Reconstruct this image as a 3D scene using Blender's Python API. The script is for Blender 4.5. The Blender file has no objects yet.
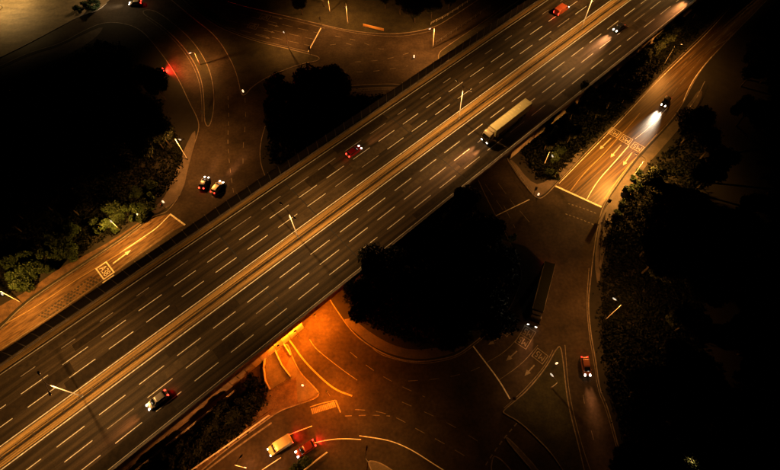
import bpy, bmesh, math, random
from mathutils import Vector, Matrix
from mathutils.geometry import tessellate_polygon
R = math.radians
random.seed(7)
scene = bpy.context.scene
COL = scene.collection

# ---------------------------------------------------------------- camera
F, TILT, ROLL, HC = 485.746, R(29.2797), R(-2.4363), 110.815   # survey of the flight position
PHI = R(39.8194)                                               # bearing of the motorway
cam_d = bpy.data.cameras.new('camera')
cam = bpy.data.objects.new('camera', cam_d); COL.objects.link(cam)
cam_d.sensor_fit = 'HORIZONTAL'; cam_d.sensor_width = 36.0
cam_d.lens = F / 780.0 * 36.0
cam_d.clip_start = 0.5; cam_d.clip_end = 6000
cam.location = (0, 0, HC)
cam.rotation_euler = (Matrix.Rotation(TILT, 3, 'X') @ Matrix.Rotation(ROLL, 3, 'Z')).to_euler()
scene.camera = cam
cr, sr = math.cos(ROLL), math.sin(ROLL)

def G(x, y, z=0.0):
    """ground point (at height z) surveyed at this place of the 780x470 plan photograph"""
    u, v = x - 390.0, 235.0 - y
    u, v = cr * u - sr * v, sr * u + cr * v
    dx, dy, dz = u, F * math.sin(TILT) + v * math.cos(TILT), -F * math.cos(TILT) + v * math.sin(TILT)
    t = (z - HC) / dz
    return Vector((dx * t, dy * t, z))

# ---------------------------------------------------------------- world, moon, exposure
world = bpy.data.worlds.new('World'); scene.world = world; world.use_nodes = True
wn = world.node_tree; bg = wn.nodes['Background']
sky = wn.nodes.new('ShaderNodeTexSky'); sky.sky_type = 'NISHITA'; sky.sun_disc = False
sky.sun_elevation = R(-7.5); sky.sun_rotation = R(200)
wn.links.new(sky.outputs[0], bg.inputs[0]); bg.inputs[1].default_value = 0.05
sun_d = bpy.data.lights.new('moon', 'SUN'); sun_d.energy = 0.0015; sun_d.angle = R(0.5); sun_d.color = (.75, .85, 1)
sun = bpy.data.objects.new('moon', sun_d); COL.objects.link(sun); sun.rotation_euler = (R(40), 0, R(200))
scene.view_settings.view_transform = 'Standard'; scene.view_settings.look = 'None'
scene.view_settings.exposure = 0.0; scene.view_settings.gamma = 1.0

SODIUM = (1.0, .49, .145); WHITE = (1.0, .86, .66); ORANGE = (1.0, .165, .004)

# ---------------------------------------------------------------- materials
MATS = {}
def mat(name, col, rough=.8, metal=0, emit=None, estr=0, noise=0, nscale=1.0, stretch=None, col2=None, bump=0, bscale=8, spec=.5, object_var=0, alpha=1):
    if name in MATS: return MATS[name]
    m = bpy.data.materials.new(name); m.use_nodes = True; nt = m.node_tree
    b = nt.nodes['Principled BSDF']; MATS[name] = m
    b.inputs['Base Color'].default_value = (*col, 1); b.inputs['Roughness'].default_value = rough
    b.inputs['Metallic'].default_value = metal; b.inputs['Specular IOR Level'].default_value = spec
    if emit: b.inputs['Emission Color'].default_value = (*emit, 1); b.inputs['Emission Strength'].default_value = estr
    if noise or bump:
        tc = nt.nodes.new('ShaderNodeTexCoord'); mp = nt.nodes.new('ShaderNodeMapping')
        nt.links.new(tc.outputs['Object'], mp.inputs[0])
        if stretch: mp.inputs['Scale'].default_value = stretch
    if noise:
        n1 = nt.nodes.new('ShaderNodeTexNoise'); n1.inputs['Scale'].default_value = nscale; n1.inputs['Detail'].default_value = 8; n1.inputs['Roughness'].default_value = .65
        nt.links.new(mp.outputs[0], n1.inputs['Vector'])
        rp = nt.nodes.new('ShaderNodeValToRGB'); rp.color_ramp.elements[0].position = .32; rp.color_ramp.elements[1].position = .68
        c2 = col2 or tuple(min(1, c * (1 + noise)) for c in col)
        c1 = col if col2 else tuple(c * (1 - noise) for c in col)
        rp.color_ramp.elements[0].color = (*c1, 1); rp.color_ramp.elements[1].color = (*c2, 1)
        nt.links.new(n1.outputs[0], rp.inputs[0])
        out = rp.outputs[0]
        n2 = nt.nodes.new('ShaderNodeTexNoise'); n2.inputs['Scale'].default_value = nscale * 9; n2.inputs['Detail'].default_value = 4
        nt.links.new(tc.outputs['Object'], n2.inputs['Vector'])
        mr = nt.nodes.new('ShaderNodeMapRange'); mr.inputs[1].default_value = .3; mr.inputs[2].default_value = .7
        mr.inputs[3].default_value = 1 - noise * .5; mr.inputs[4].default_value = 1 + noise * .5
        nt.links.new(n2.outputs[0], mr.inputs[0])
        mx = nt.nodes.new('ShaderNodeMix'); mx.data_type = 'RGBA'; mx.blend_type = 'MULTIPLY'; mx.inputs[0].default_value = 1
        nt.links.new(out, mx.inputs[6]); nt.links.new(mr.outputs[0], mx.inputs[7]); out = mx.outputs[2]
        if object_var:
            oi = nt.nodes.new('ShaderNodeObjectInfo'); m2 = nt.nodes.new('ShaderNodeMapRange')
            m2.inputs[3].default_value = 1 - object_var; m2.inputs[4].default_value = 1 + object_var
            nt.links.new(oi.outputs['Random'], m2.inputs[0])
            mx2 = nt.nodes.new('ShaderNodeMix'); mx2.data_type = 'RGBA'; mx2.blend_type = 'MULTIPLY'; mx2.inputs[0].default_value = 1
            nt.links.new(out, mx2.inputs[6]); nt.links.new(m2.outputs[0], mx2.inputs[7]); out = mx2.outputs[2]
        nt.links.new(out, b.inputs['Base Color'])
    if bump:
        n3 = nt.nodes.new('ShaderNodeTexNoise'); n3.inputs['Scale'].default_value = bscale; n3.inputs['Detail'].default_value = 3
        nt.links.new(tc.outputs['Object'], n3.inputs['Vector'])
        bp = nt.nodes.new('ShaderNodeBump'); bp.inputs['Strength'].default_value = bump; bp.inputs['Distance'].default_value = .03
        nt.links.new(n3.outputs[0], bp.inputs['Height']); nt.links.new(bp.outputs[0], b.inputs['Normal'])
    return m

def lane_asphalt():
    """worn motorway surface: lanes run along local x, so wheel tracks and joints follow x; local y is the offset from the survey line"""
    m = mat('motorway_asphalt', (.046, .0325, .0165), .74, noise=.58, nscale=.8, stretch=(.05, 1.6, 1), bump=.35, bscale=14, spec=.25)
    nt = m.node_tree; b = nt.nodes['Principled BSDF']
    src = b.inputs['Base Color'].links[0].from_socket
    tc = nt.nodes.new('ShaderNodeTexCoord'); sp = nt.nodes.new('ShaderNodeSeparateXYZ'); nt.links.new(tc.outputs['Object'], sp.inputs[0])
    md = nt.nodes.new('ShaderNodeMath'); md.operation = 'MULTIPLY'; md.inputs[1].default_value = 2 * math.pi * 2 / 3.65
    nt.links.new(sp.outputs[1], md.inputs[0])
    sn = nt.nodes.new('ShaderNodeMath'); sn.operation = 'SINE'; nt.links.new(md.outputs[0], sn.inputs[0])
    mr = nt.nodes.new('ShaderNodeMapRange'); mr.inputs[1].default_value = -1; mr.inputs[2].default_value = 1; mr.inputs[3].default_value = .74; mr.inputs[4].default_value = 1.26
    nt.links.new(sn.outputs[0], mr.inputs[0])
    mx = nt.nodes.new('ShaderNodeMix'); mx.data_type = 'RGBA'; mx.blend_type = 'MULTIPLY'; mx.inputs[0].default_value = 1
    nt.links.new(src, mx.inputs[6]); nt.links.new(mr.outputs[0], mx.inputs[7])
    # large patches of newer surfacing
    vz = nt.nodes.new('ShaderNodeTexNoise'); vz.inputs['Scale'].default_value = .035; vz.inputs['Detail'].default_value = 3
    nt.links.new(tc.outputs['Object'], vz.inputs['Vector'])
    m2 = nt.nodes.new('ShaderNodeMapRange'); m2.inputs[1].default_value = .35; m2.inputs[2].default_value = .65; m2.inputs[3].default_value = .55; m2.inputs[4].default_value = 1.45
    nt.links.new(vz.outputs[0], m2.inputs[0])
    mx2 = nt.nodes.new('ShaderNodeMix'); mx2.data_type = 'RGBA'; mx2.blend_type = 'MULTIPLY'; mx2.inputs[0].default_value = 1
    nt.links.new(mx.outputs[2], mx2.inputs[6]); nt.links.new(m2.outputs[0], mx2.inputs[7])
    nt.links.new(mx2.outputs[2], b.inputs['Base Color'])
    return m

M_deck = lane_asphalt()
M_road = mat('road_asphalt', (.034, .026, .018), .82, noise=.5, nscale=.16, bump=.4, bscale=12, spec=.18)
M_path = mat('footway_paving', (.085, .07, .055), .85, noise=.3, nscale=.4, bump=.3)
M_kerb = mat('kerb_concrete', (.17, .145, .115), .8, noise=.5, nscale=.8)
M_conc = mat('concrete', (.34, .30, .25), .85, noise=.35, nscale=.35, stretch=(.25, 1, 1), bump=.4, bscale=5)
M_dirtyconc = mat('stained_concrete', (.24, .20, .16), .88, noise=.45, nscale=.5, bump=.5, bscale=4)
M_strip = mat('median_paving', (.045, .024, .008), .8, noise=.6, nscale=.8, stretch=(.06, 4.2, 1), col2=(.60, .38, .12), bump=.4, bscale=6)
M_grass = mat('verge_grass', (.019, .018, .007), .95, noise=.7, nscale=.25, bump=1.0, bscale=3)
M_dry = mat('dry_verge_soil', (.085, .05, .024), .95, noise=.5, nscale=.6, bump=.8, bscale=4)
M_soil = mat('dark_soil', (.011, .010, .006), .95, noise=.5, nscale=.05, bump=.8, bscale=2)
M_yard = mat('yard_gravel', (.15, .115, .065), .9, noise=.35, nscale=.12, stretch=(1, 3, 1), bump=.6, bscale=6)
M_paint = mat('road_paint', (.80, .74, .62), .6, noise=.42, nscale=1.5)
M_worn = mat('worn_road_paint', (.15, .13, .10), .7, noise=.5, nscale=1.4)
M_soft = mat('tyre_worn_road_paint', (.46, .40, .30), .65, noise=.5, nscale=2.2)
M_yel = mat('yellow_road_paint', (.30, .20, .08), .65, noise=.25, nscale=1.5)
M_steel = mat('galvanised_steel', (.40, .40, .39), .45, metal=.7, noise=.15, nscale=2)
M_pale = mat('pale_painted_steel', (.62, .60, .55), .5, noise=.1, nscale=2)
M_panel = mat('noise_panel', (.009, .009, .010), .4, noise=.3, nscale=.5, object_var=.25)
M_post = mat('barrier_post', (.22, .22, .225), .5, metal=.3, noise=.2, nscale=1)
M_railing_dark = mat('weathered_steel', (.07, .05, .035), .6, metal=.3, noise=.3, nscale=1)
M_black = mat('black_plastic', (.012, .012, .013), .45)
M_rubber = mat('tyre_rubber', (.018, .018, .018), .85)
M_rim = mat('alloy_rim', (.45, .45, .46), .3, metal=.9)
M_glass = mat('vehicle_glass', (.010, .012, .014), .06, spec=.8)
M_lamp = mat('sodium_lens', (.9, .6, .3), .4, emit=SODIUM, estr=6)
M_lampw = mat('white_lamp_head', (.9, .85, .75), .4, emit=WHITE, estr=.75)
M_head = mat('headlamp_lens', (.9, .9, .85), .2, emit=(1, .88, .72), estr=14)
M_tail = mat('tail_lamp_lens', (.5, .01, .01), .3, emit=(1, .03, .02), estr=5)
M_tailb = mat('brake_lamp_lens', (.5, .01, .01), .3, emit=(1, .03, .015), estr=14)
M_redlens = mat('signal_red_lens', (.5, .02, .01), .3, emit=(1, .05, .02), estr=6)
M_dim = mat('signal_dark_lens', (.03, .03, .02), .3)
M_bol = mat('bollard_shell', (.85, .8, .7), .4, emit=(1, .66, .36), estr=1.5)
M_leaf = mat('leaf_foliage', (.012, .018, .006), .7, noise=.55, nscale=.6, object_var=.3, spec=.25)
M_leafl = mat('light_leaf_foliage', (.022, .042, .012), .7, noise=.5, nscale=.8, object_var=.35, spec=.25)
M_bark = mat('bark', (.05, .038, .026), .9, noise=.4, nscale=3, bump=.6)

# ---------------------------------------------------------------- object helpers
def props(o, label=None, cat=None, group=None, kind=None):
    if label: o['label'] = label
    if cat: o['category'] = cat
    if group: o['group'] = group
    if kind: o['kind'] = kind
    return o

def link(o, parent=None):
    COL.objects.link(o)
    if parent is not None: o.parent = parent
    return o

def empty(name, loc=(0, 0, 0), rz=0, label=None, cat=None, group=None, kind=None, parent=None):
    o = bpy.data.objects.new(name, None); o.empty_display_size = .3
    o.location = loc; o.rotation_euler = (0, 0, rz); link(o, parent)
    return props(o, label, cat, group, kind)

class MB:
    def __init__(s): s.v = []; s.f = []; s.sm = []
    def add(s, vs, fs, smooth=False):
        n = len(s.v); s.v += [tuple(v) for v in vs]; s.f += [tuple(i + n for i in f) for f in fs]; s.sm += [smooth] * len(fs); return s
    def box(s, c, size, rz=0, M=None):
        hx, hy, hz = size[0] / 2, size[1] / 2, size[2] / 2
        ca, sa = math.cos(rz), math.sin(rz); vs = []
        for x, y, z in ((-1,-1,-1),(1,-1,-1),(1,1,-1),(-1,1,-1),(-1,-1,1),(1,-1,1),(1,1,1),(-1,1,1)):
            X, Y, Z = x * hx, y * hy, z * hz
            p = Vector((c[0] + X * ca - Y * sa, c[1] + X * sa + Y * ca, c[2] + Z))
            vs.append(M @ p if M else p)
        return s.add(vs, [(0,3,2,1),(4,5,6,7),(0,1,5,4),(1,2,6,5),(2,3,7,6),(3,0,4,7)])
    def tube(s, pts, radii, seg=8, cap=True):
        pts = [Vector(p) for p in pts]; rings = []
        if not isinstance(radii, (list, tuple)): radii = [radii] * len(pts)
        for i, p in enumerate(pts):
            t = (pts[min(i + 1, len(pts) - 1)] - pts[max(i - 1, 0)]).normalized()
            a = t.cross(Vector((0, 0, 1)) if abs(t.z) < .9 else Vector((1, 0, 0))).normalized(); b = t.cross(a)
            rings.append([p + (a * math.cos(2 * math.pi * k / seg) + b * math.sin(2 * math.pi * k / seg)) * radii[i] for k in range(seg)])
        return s.loft(rings, cap)
    def loft(s, rings, cap=True, smooth=True):
        m = len(rings[0]); vs = [p for r in rings for p in r]; fs = []
        for i in range(len(rings) - 1):
            for k in range(m):
                fs.append((i * m + k, i * m + (k + 1) % m, (i + 1) * m + (k + 1) % m, (i + 1) * m + k))
        s.add(vs, fs, smooth)
        if cap:
            n = len(s.v) - len(vs)
            s.f.append(tuple(n + k for k in reversed(range(m)))); s.sm.append(False)
            s.f.append(tuple(n + (len(rings) - 1) * m + k for k in range(m))); s.sm.append(False)
        return s
    def build(s, name, m, parent=None, **kw):
        me = bpy.data.meshes.new(name); me.from_pydata(s.v, [], s.f); me.materials.append(m)
        me.polygons.foreach_set('use_smooth', s.sm)
        bm = bmesh.new(); bm.from_mesh(me); bmesh.ops.recalc_face_normals(bm, faces=bm.faces); bm.to_mesh(me); bm.free()
        o = bpy.data.objects.new(name, me); link(o, parent)
        return props(o, **kw)

def copy_tree(o, parent=None):
    c = o.copy(); COL.objects.link(c); c.parent = parent
    for ch in list(o.children): copy_tree(ch, c)
    return c

def wide_throw(d, k=2.2, lo=.27, cut=None):
    """lens that throws more light sideways than straight down, as road lanterns do"""
    d.use_nodes = True; nt = d.node_tree; em = nt.nodes['Emission']
    tc = nt.nodes.new('ShaderNodeTexCoord'); sp = nt.nodes.new('ShaderNodeSeparateXYZ'); nt.links.new(tc.outputs['Normal'], sp.inputs[0])
    a = nt.nodes.new('ShaderNodeMath'); a.operation = 'ABSOLUTE'; nt.links.new(sp.outputs[2], a.inputs[0])
    m = nt.nodes.new('ShaderNodeMath'); m.operation = 'MAXIMUM'; m.inputs[1].default_value = lo; nt.links.new(a.outputs[0], m.inputs[0])
    p = nt.nodes.new('ShaderNodeMath'); p.operation = 'POWER'; p.inputs[1].default_value = -k; nt.links.new(m.outputs[0], p.inputs[0])
    out = p.outputs[0]
    if cut:                                    # shielded across the road: cut = tangents where the beam fades out
        q = nt.nodes.new('ShaderNodeMath'); q.operation = 'DIVIDE'; nt.links.new(sp.outputs[1], q.inputs[0]); nt.links.new(a.outputs[0], q.inputs[1])
        b = nt.nodes.new('ShaderNodeMath'); b.operation = 'ABSOLUTE'; nt.links.new(q.outputs[0], b.inputs[0])
        r = nt.nodes.new('ShaderNodeMapRange'); r.interpolation_type = 'SMOOTHSTEP'; nt.links.new(b.outputs[0], r.inputs[0])
        r.inputs[1].default_value = cut[0]; r.inputs[2].default_value = cut[1]; r.inputs[3].default_value = 1; r.inputs[4].default_value = 0
        mm = nt.nodes.new('ShaderNodeMath'); mm.operation = 'MULTIPLY'; nt.links.new(out, mm.inputs[0]); nt.links.new(r.outputs[0], mm.inputs[1]); out = mm.outputs[0]
    nt.links.new(out, em.inputs['Strength'])

def beam_profile(d):
    """dipped headlamp: most of the light far ahead, little right before the bumper"""
    d.use_nodes = True; nt = d.node_tree; em = nt.nodes['Emission']
    tc = nt.nodes.new('ShaderNodeTexCoord'); sp = nt.nodes.new('ShaderNodeSeparateXYZ'); nt.links.new(tc.outputs['Normal'], sp.inputs[0])
    a = nt.nodes.new('ShaderNodeMath'); a.operation = 'ABSOLUTE'; nt.links.new(sp.outputs[2], a.inputs[0])
    r = nt.nodes.new('ShaderNodeMapRange'); nt.links.new(a.outputs[0], r.inputs[0]); r.inputs[1].default_value = math.cos(R(21)); r.inputs[2].default_value = math.cos(R(2))
    p = nt.nodes.new('ShaderNodeMath'); p.operation = 'POWER'; p.inputs[1].default_value = 4.0; nt.links.new(r.outputs[0], p.inputs[0])
    nt.links.new(p.outputs[0], em.inputs['Strength'])

def spot(parent, loc, direction, power, cone, blend=.6, color=SODIUM, radius=.12, kind='SPOT'):
    d = bpy.data.lights.new('lamp_light', kind); d.energy = power; d.color = color
    d.shadow_soft_size = radius
    if kind == 'SPOT': d.spot_size = R(cone); d.spot_blend = blend
    o = bpy.data.objects.new('lamp_light', d); link(o, parent); o.location = loc
    o.rotation_euler = Vector(direction).to_track_quat('-Z', 'Y').to_euler()
    return o

def smooth_poly(pts, it=2, closed=True):
    for _ in range(it):
        q = []; n = len(pts)
        for i in range(n if closed else n - 1):
            a, b = Vector(pts[i]), Vector(pts[(i + 1) % n])
            q += [a.lerp(b, .25), a.lerp(b, .75)]
        if not closed: q = [Vector(pts[0])] + q + [Vector(pts[-1])]
        pts = q
    return pts

def px(pts, z=0.0): return [G(x, y, z) for x, y in pts]

def area2(p): return sum(p[i].x * p[(i + 1) % len(p)].y - p[(i + 1) % len(p)].x * p[i].y for i in range(len(p)))

def inset(p, d):
    if area2(p) < 0: p = p[::-1]
    n = len(p); q = []
    for i in range(n):
        a = (p[i] - p[i - 1]); b = (p[(i + 1) % n] - p[i])
        if a.length < 1e-6: a = b
        if b.length < 1e-6: b = a
        a = a.normalized(); b = b.normalized()
        na, nb = Vector((-a.y, a.x, 0)), Vector((-b.y, b.x, 0))
        m = (na + nb)
        if m.length < .1: m = na
        m.normalize(); k = max(.5, m.dot(na))
        q.append(p[i] + m * (d / k))
    return p, q

def sheet(name, pts, z, m, parent=None, **kw):
    tris = tessellate_polygon([pts]); mb = MB(); mb.add([(p.x, p.y, z) for p in pts], tris)
    return mb.build(name, m, parent, **kw)

ISL = {}
def island(name, pts, topmat=None, h=.12, kw=.22, it=2):
    """raised verge or traffic island: kerb ring + filled top"""
    P = smooth_poly(px(pts), it); outer, inner = inset(P, kw)
    n = len(outer)
    root = sheet(name, inner, h - .004, topmat or M_grass, kind='structure')
    mb = MB(); vs = [(p.x, p.y, 0) for p in outer] + [(p.x, p.y, h) for p in outer] + [(p.x, p.y, h) for p in inner] + [(p.x, p.y, h - .03) for p in inner]
    fs = []
    for i in range(n):
        j = (i + 1) % n
        fs += [(i, j, n + j, n + i), (n + i, n + j, 2 * n + j, 2 * n + i), (2 * n + i, 2 * n + j, 3 * n + j, 3 * n + i)]
    mb.add(vs, fs); k = mb.build('kerb', M_kerb, root)
    ISL[name] = root
    return root

def ribbon(mb, pts, w, z):
    n = len(pts); L = []; Rr = []
    for i in range(n):
        t = (pts[min(i + 1, n - 1)] - pts[max(i - 1, 0)]); t.z = 0; t.normalize()
        nn = Vector((-t.y, t.x, 0)) * w / 2
        L.append((pts[i].x + nn.x, pts[i].y + nn.y, z)); Rr.append((pts[i].x - nn.x, pts[i].y - nn.y, z))
    mb.add(L + Rr, [(i, i + 1, n + i + 1, n + i) for i in range(n - 1)])

def line(name, pts, w=.15, z=.010, m=None, dash=None, parent=None, smooth=2, world_pts=False, **kw):
    P = pts if world_pts else px(pts)
    if len(P) > 2 and smooth: P = smooth_poly(P, smooth, False)
    mb = MB()
    if not dash: ribbon(mb, P, w, z)
    else:
        d, g = dash; acc = [0]
        for i in range(1, len(P)): acc.append(acc[-1] + (P[i] - P[i - 1]).length)
        def at(s):
            for i in range(1, len(P)):
                if s <= acc[i]: return P[i - 1].lerp(P[i], (s - acc[i - 1]) / max(1e-6, acc[i] - acc[i - 1]))
            return P[-1].copy()
        s = 0
        while s < acc[-1]:
            e = min(s + d, acc[-1])
            if e - s > .2: ribbon(mb, [at(s), at((s + e) / 2), at(e)], w, z)
            s += d + g
    return mb.build(name, m or M_paint, parent, **kw)

# ================================================================= GROUND
g = MB(); g.add([(-3000, -3000, -.02), (3000, -3000, -.02), (3000, 3000, -.02), (-3000, 3000, -.02)], [(0, 1, 2, 3)])
g.build('ground', M_soil, kind='structure')
road = sheet('road', px([(-40, 480), (-60, 60), (-40, -40), (400, -50), (900, -60), (860, 60), (730, 250), (660, 520), (390, 560), (120, 560)]), 0.0, M_road, kind='structure')

# --- verges and islands
A = [(-60, 95), (0, 66), (30, 52), (60, 44), (85, 30), (104, 22), (125, 23), (142, 30), (156, 46), (168, 62), (179, 79), (190, 103), (198, 118), (200, 128), (193, 150), (184, 178), (180, 196), (172, 207), (166, 213), (150, 218),
     (130, 234), (85, 264), (51, 286), (22, 307), (0, 330), (-40, 362), (-90, 380), (-120, 200)]
verge_A = island('west_verge', A, M_soil)
island('north_west_yard', [(-80, -60), (130, -60), (116, -10), (108, 3), (96, 12), (84, 14), (60, 27), (30, 43), (0, 58), (-80, 95)], M_yard)
island('splitter_island', [(143, 14), (143, 10.5), (150, 9.5), (160, 13), (178, 27), (193, 41), (206, 60), (213, 80), (215, 103), (212, 122), (208, 128), (204, 122), (204, 104), (202, 82), (194, 62), (181, 44), (163, 27), (149, 18)], M_grass)
island('triangle_island', [(165, -20), (182, -1), (200, 14), (212, 23), (225, 30), (254, 41), (285, 48), (309, 54), (320, 57), (319, 61), (302, 64), (285, 70), (268, 77), (252, 87), (246, 95), (241, 95.5), (238, 80), (233, 65), (222, 45), (211, 32), (195, 20), (171, 0), (150, -18)], M_grass)
island('north_verge', [(190, -30), (217, -1), (256, 9.5), (295, 18.5), (326, 26), (350, 31), (375, 34), (405, 34), (434, 28), (448, 20), (474, 3), (510, -22), (560, -60), (180, -60)], M_grass)
island('north_slip_verge', [(437, 54), (447, 46), (480, 24), (512, 1), (560, -34), (575, -25), (470, 50), (440, 66)], M_grass)
island('roundabout_island', [(264, 176), (259, 158), (261, 138), (268, 118), (285, 102), (315, 91), (345, 86), (380, 84), (400, 84), (420, 90), (442, 108), (452, 120), (466, 150), (480, 184), (494, 212), (505, 232), (512, 246), (519, 262), (523, 276), (516, 297), (507, 314), (498, 323), (486, 334),
        (472, 345), (460, 354), (450, 358), (428, 362), (409, 362), (389, 357), (370, 347), (352, 333), (338, 313), (328, 298), (318, 270), (300, 240), (280, 205)], M_soil)
island('east_verge', [(500, 140), (507, 160), (517, 176), (529, 191), (538, 200), (546, 196), (557, 184), (594, 145), (620, 119.5), (657, 79), (684, 53), (706, 32), (735, 0), (770, -38), (740, -60), (640, -10), (560, 60)], M_soil)
island('far_east_verge', [(815, -55), (767, 0), (735, 32), (716, 52), (701, 69), (691, 86), (683, 103), (668, 124), (642, 150), (628, 167), (603, 204), (598, 222), (594, 245), (590, 279), (587.5, 303), (590, 333), (595, 360), (599, 390), (606, 404), (615, 436), (624, 472), (640, 540), (980, 560), (980, -60)], M_soil)
island('exit_splitter', [(502, 411), (514, 401), (527, 390), (546, 367), (556, 348), (561, 345), (564, 365), (567, 395), (571, 415), (579, 446), (586, 476), (598, 520), (590, 520), (572, 486), (560, 466.6), (549, 451), (534, 436), (519, 422), (504, 414)], M_grass)
island('median_splitter', [(505, 439), (507, 436), (522, 451), (540, 471), (570, 520), (562, 520), (535, 474), (520, 457)], M_path)
island('south_splitter', [(492, 457), (495, 455), (504, 461), (516, 476), (540, 520), (500, 520), (490, 472)], M_grass)
island('south_island', [(367, 461.5), (372, 460), (382, 463), (396, 472), (420, 495), (400, 530), (384, 500), (372, 473)], M_path)
island('slip_island', [(291, 352), (296, 364), (302, 374), (312, 384), (320, 393), (317, 398.5), (297, 405.5), (280, 411), (262, 424), (230, 447), (205, 468), (170, 500), (120, 500), (195, 440), (243, 402), (266, 383), (264, 370), (270, 357), (281, 347), (288, 343)], M_dry)

# --- footways and paved patches on the verges
def patch(name, pts, m, z=.124, it=1, **kw): return sheet(name, smooth_poly(px(pts), it), z, m, **kw)
patch('footway', [(0, 70), (30, 56), (60, 47), (85, 34), (104, 26), (100, 34), (88, 44), (66, 56), (40, 66), (10, 79), (-20, 90), (-20, 78)], M_path, kind='structure')
patch('footway', [(184, 150), (195, 128), (196, 140), (189, 165), (183, 192), (172, 205), (163, 210), (156, 214), (150, 212), (163, 200), (170, 186)], M_path, kind='structure')
patch('footway', [(157, 211), (130, 231), (85, 261), (51, 283), (22, 303), (0, 325), (-30, 345), (-30, 325), (0, 306), (30, 290), (60, 268), (88, 254), (108, 243), (128, 230), (150, 215)], M_dry, kind='structure')
patch('footway', [(312, 96), (345, 89), (380, 87), (400, 87), (415, 92), (395, 96), (360, 97), (330, 100)], M_path, kind='structure')
patch('footway', [(534, 196), (541, 197), (555, 184), (585, 153), (580, 148), (556, 172), (540, 186), (528, 180), (513, 160), (508, 161), (518, 177)], M_path, kind='structure')
patch('footway', [(602, 209), (632, 166), (655, 141), (690, 103), (698, 90), (703, 92), (697, 108), (664, 146), (640, 173), (615, 212), (608, 235), (602, 262), (598, 290), (594, 262), (598, 230)], M_path, kind='structure')
patch('footway', [(342, 320), (356, 333), (372, 346), (390, 354), (410, 359), (430, 359), (452, 354), (470, 344), (452, 345), (430, 349), (410, 350), (392, 345), (372, 334), (352, 318)], M_path, kind='structure')
patch('footway', [(290, 357), (300, 374), (311, 385), (318, 393), (315, 397), (296, 403), (292, 385), (286, 368)], M_path, it=0, kind='structure')
patch('footway', [(269, 352), (275, 351), (282, 365), (291, 377), (271, 390), (267, 381), (265, 364)], M_path, z=.130, it=0, kind='structure')
patch('footway', [(271, 394), (296, 377), (298, 404), (280, 409), (272, 414), (268, 405)], M_dry, z=.126, it=0, kind='structure')

def streaked(name, pts, a, b, m, z=.005):
    A0, B0 = G(*a), G(*b); ang = math.atan2(B0.y - A0.y, B0.x - A0.x); P = px(pts); c0 = P[0].copy()
    M_ = Matrix.Rotation(-ang, 3, 'Z'); Q = [M_ @ (p - c0) for p in P]
    o = sheet(name, Q, z, m, road); o.location = (c0.x, c0.y, 0); o.rotation_euler = (0, 0, ang); return o
M_slip = mat('brightened_slip_surfacing', (.030, .017, .009), .75, noise=.7, nscale=1.1, stretch=(.22, 1.5, 1), col2=(.20, .125, .06), bump=.4, bscale=8, spec=.2)  # old brown surfacing, paled so its colour carries the brightness of the lit slip
M_trail = mat('light_streaked_surfacing', (.014, .010, .006), .5, noise=.5, nscale=.9, stretch=(.05, 2.0, 1), col2=(.15, .095, .038), bump=.3, bscale=8, spec=.3)  # golden glow and light trails are put into the streaks of this polished asphalt
streaked('brightened_surfacing', [(-60, 392), (0, 351), (63, 310), (130, 262), (175, 230), (185, 225), (170, 213.5), (150, 219), (130, 235), (85, 265), (51, 287), (22, 308), (0, 331), (-60, 378)], (22, 320), (150, 232), M_slip)
streaked('brightened_surfacing', [(556, 186), (601, 207), (628, 168), (642, 151), (668, 125), (683, 104), (691, 86), (701, 69), (717, 51), (735, 33), (767, 0), (800, -36), (765, -36), (736, 0), (707, 32.5), (684, 54), (657, 79.5), (620, 120), (595, 146)], (640, 140), (580, 195), M_trail)

# --- markings on the ground roads
def T(ox, oy, *p): return [(ox + a / 5.877, oy + b / 5.877) for a, b in p]
P_ = dict(parent=road)
ln = lambda *a, **k: line(*a, parent=road, **k)
# left slip road
ln('edge_line', T(0, 230, (-60, 600), (190, 465), (420, 310), (560, 225), (700, 140), (860, 40)), w=.22, m=M_yel)
ln('edge_line', [(0, 349.5), (63, 308.5), (130, 260.5), (174, 229)], w=.2, m=M_worn)
ln('edge_line', [(120, 253), (145, 236), (157, 228), (170, 214.5)], w=.25, m=M_paint)
ln('stop_line', [(170, 214), (185, 225)], w=.45)
mb = MB()
for k in range(17):                                            # rumble bars across the slip
    t = k / 16; a = Vector(G(38 + 52 * t, 315 - 38 * t)); b = Vector(G(49 + 52 * t, 318 - 37.5 * t))
    
    for q in range(4):
        if random.random() < .8: ribbon(mb, [a.lerp(b, q / 4 + .03), a.lerp(b, q / 4 + .21)], random.uniform(.3, .6), .009)
mb.build('rumble_bar', mat('dark_rumble_surface', (.022, .016, .011), .8, noise=.5, nscale=1), road)
# triangle approach (NW)
ln('stop_line', [(321, 28), (308, 52)], w=.35)
ln('edge_line', T(200, 0, (90, 10), (330, 72), (560, 122), (735, 166)), w=.16, m=M_worn)
for a, b in (((222, 10), (318, 33)), ((212, 17), (315, 39.5)), ((225, 27), (311.5, 46))):
    ln('lane_line', [a, b], w=.14, m=M_worn, dash=(4, 2))
ln('edge_line', [(186, -2), (203, 13), (214, 21.5), (226, 28.5), (255, 39.5), (286, 46.5), (309, 52)], w=.14, m=M_worn)
ln('edge_line', [(322, 25.5), (350, 32.5), (378, 36), (405, 36.5), (436, 30)], w=.14, m=M_worn)
for pts in ([(330, 45), (345, 43), (352, 45)], [(355, 62), (385, 60), (412, 52)], [(340, 72), (372, 72), (408, 66)], [(335, 36), (360, 41), (378, 49), (384, 49)]):
    ln('guide_line', pts, w=.14, m=M_worn, dash=(2, 3.4))
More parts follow.
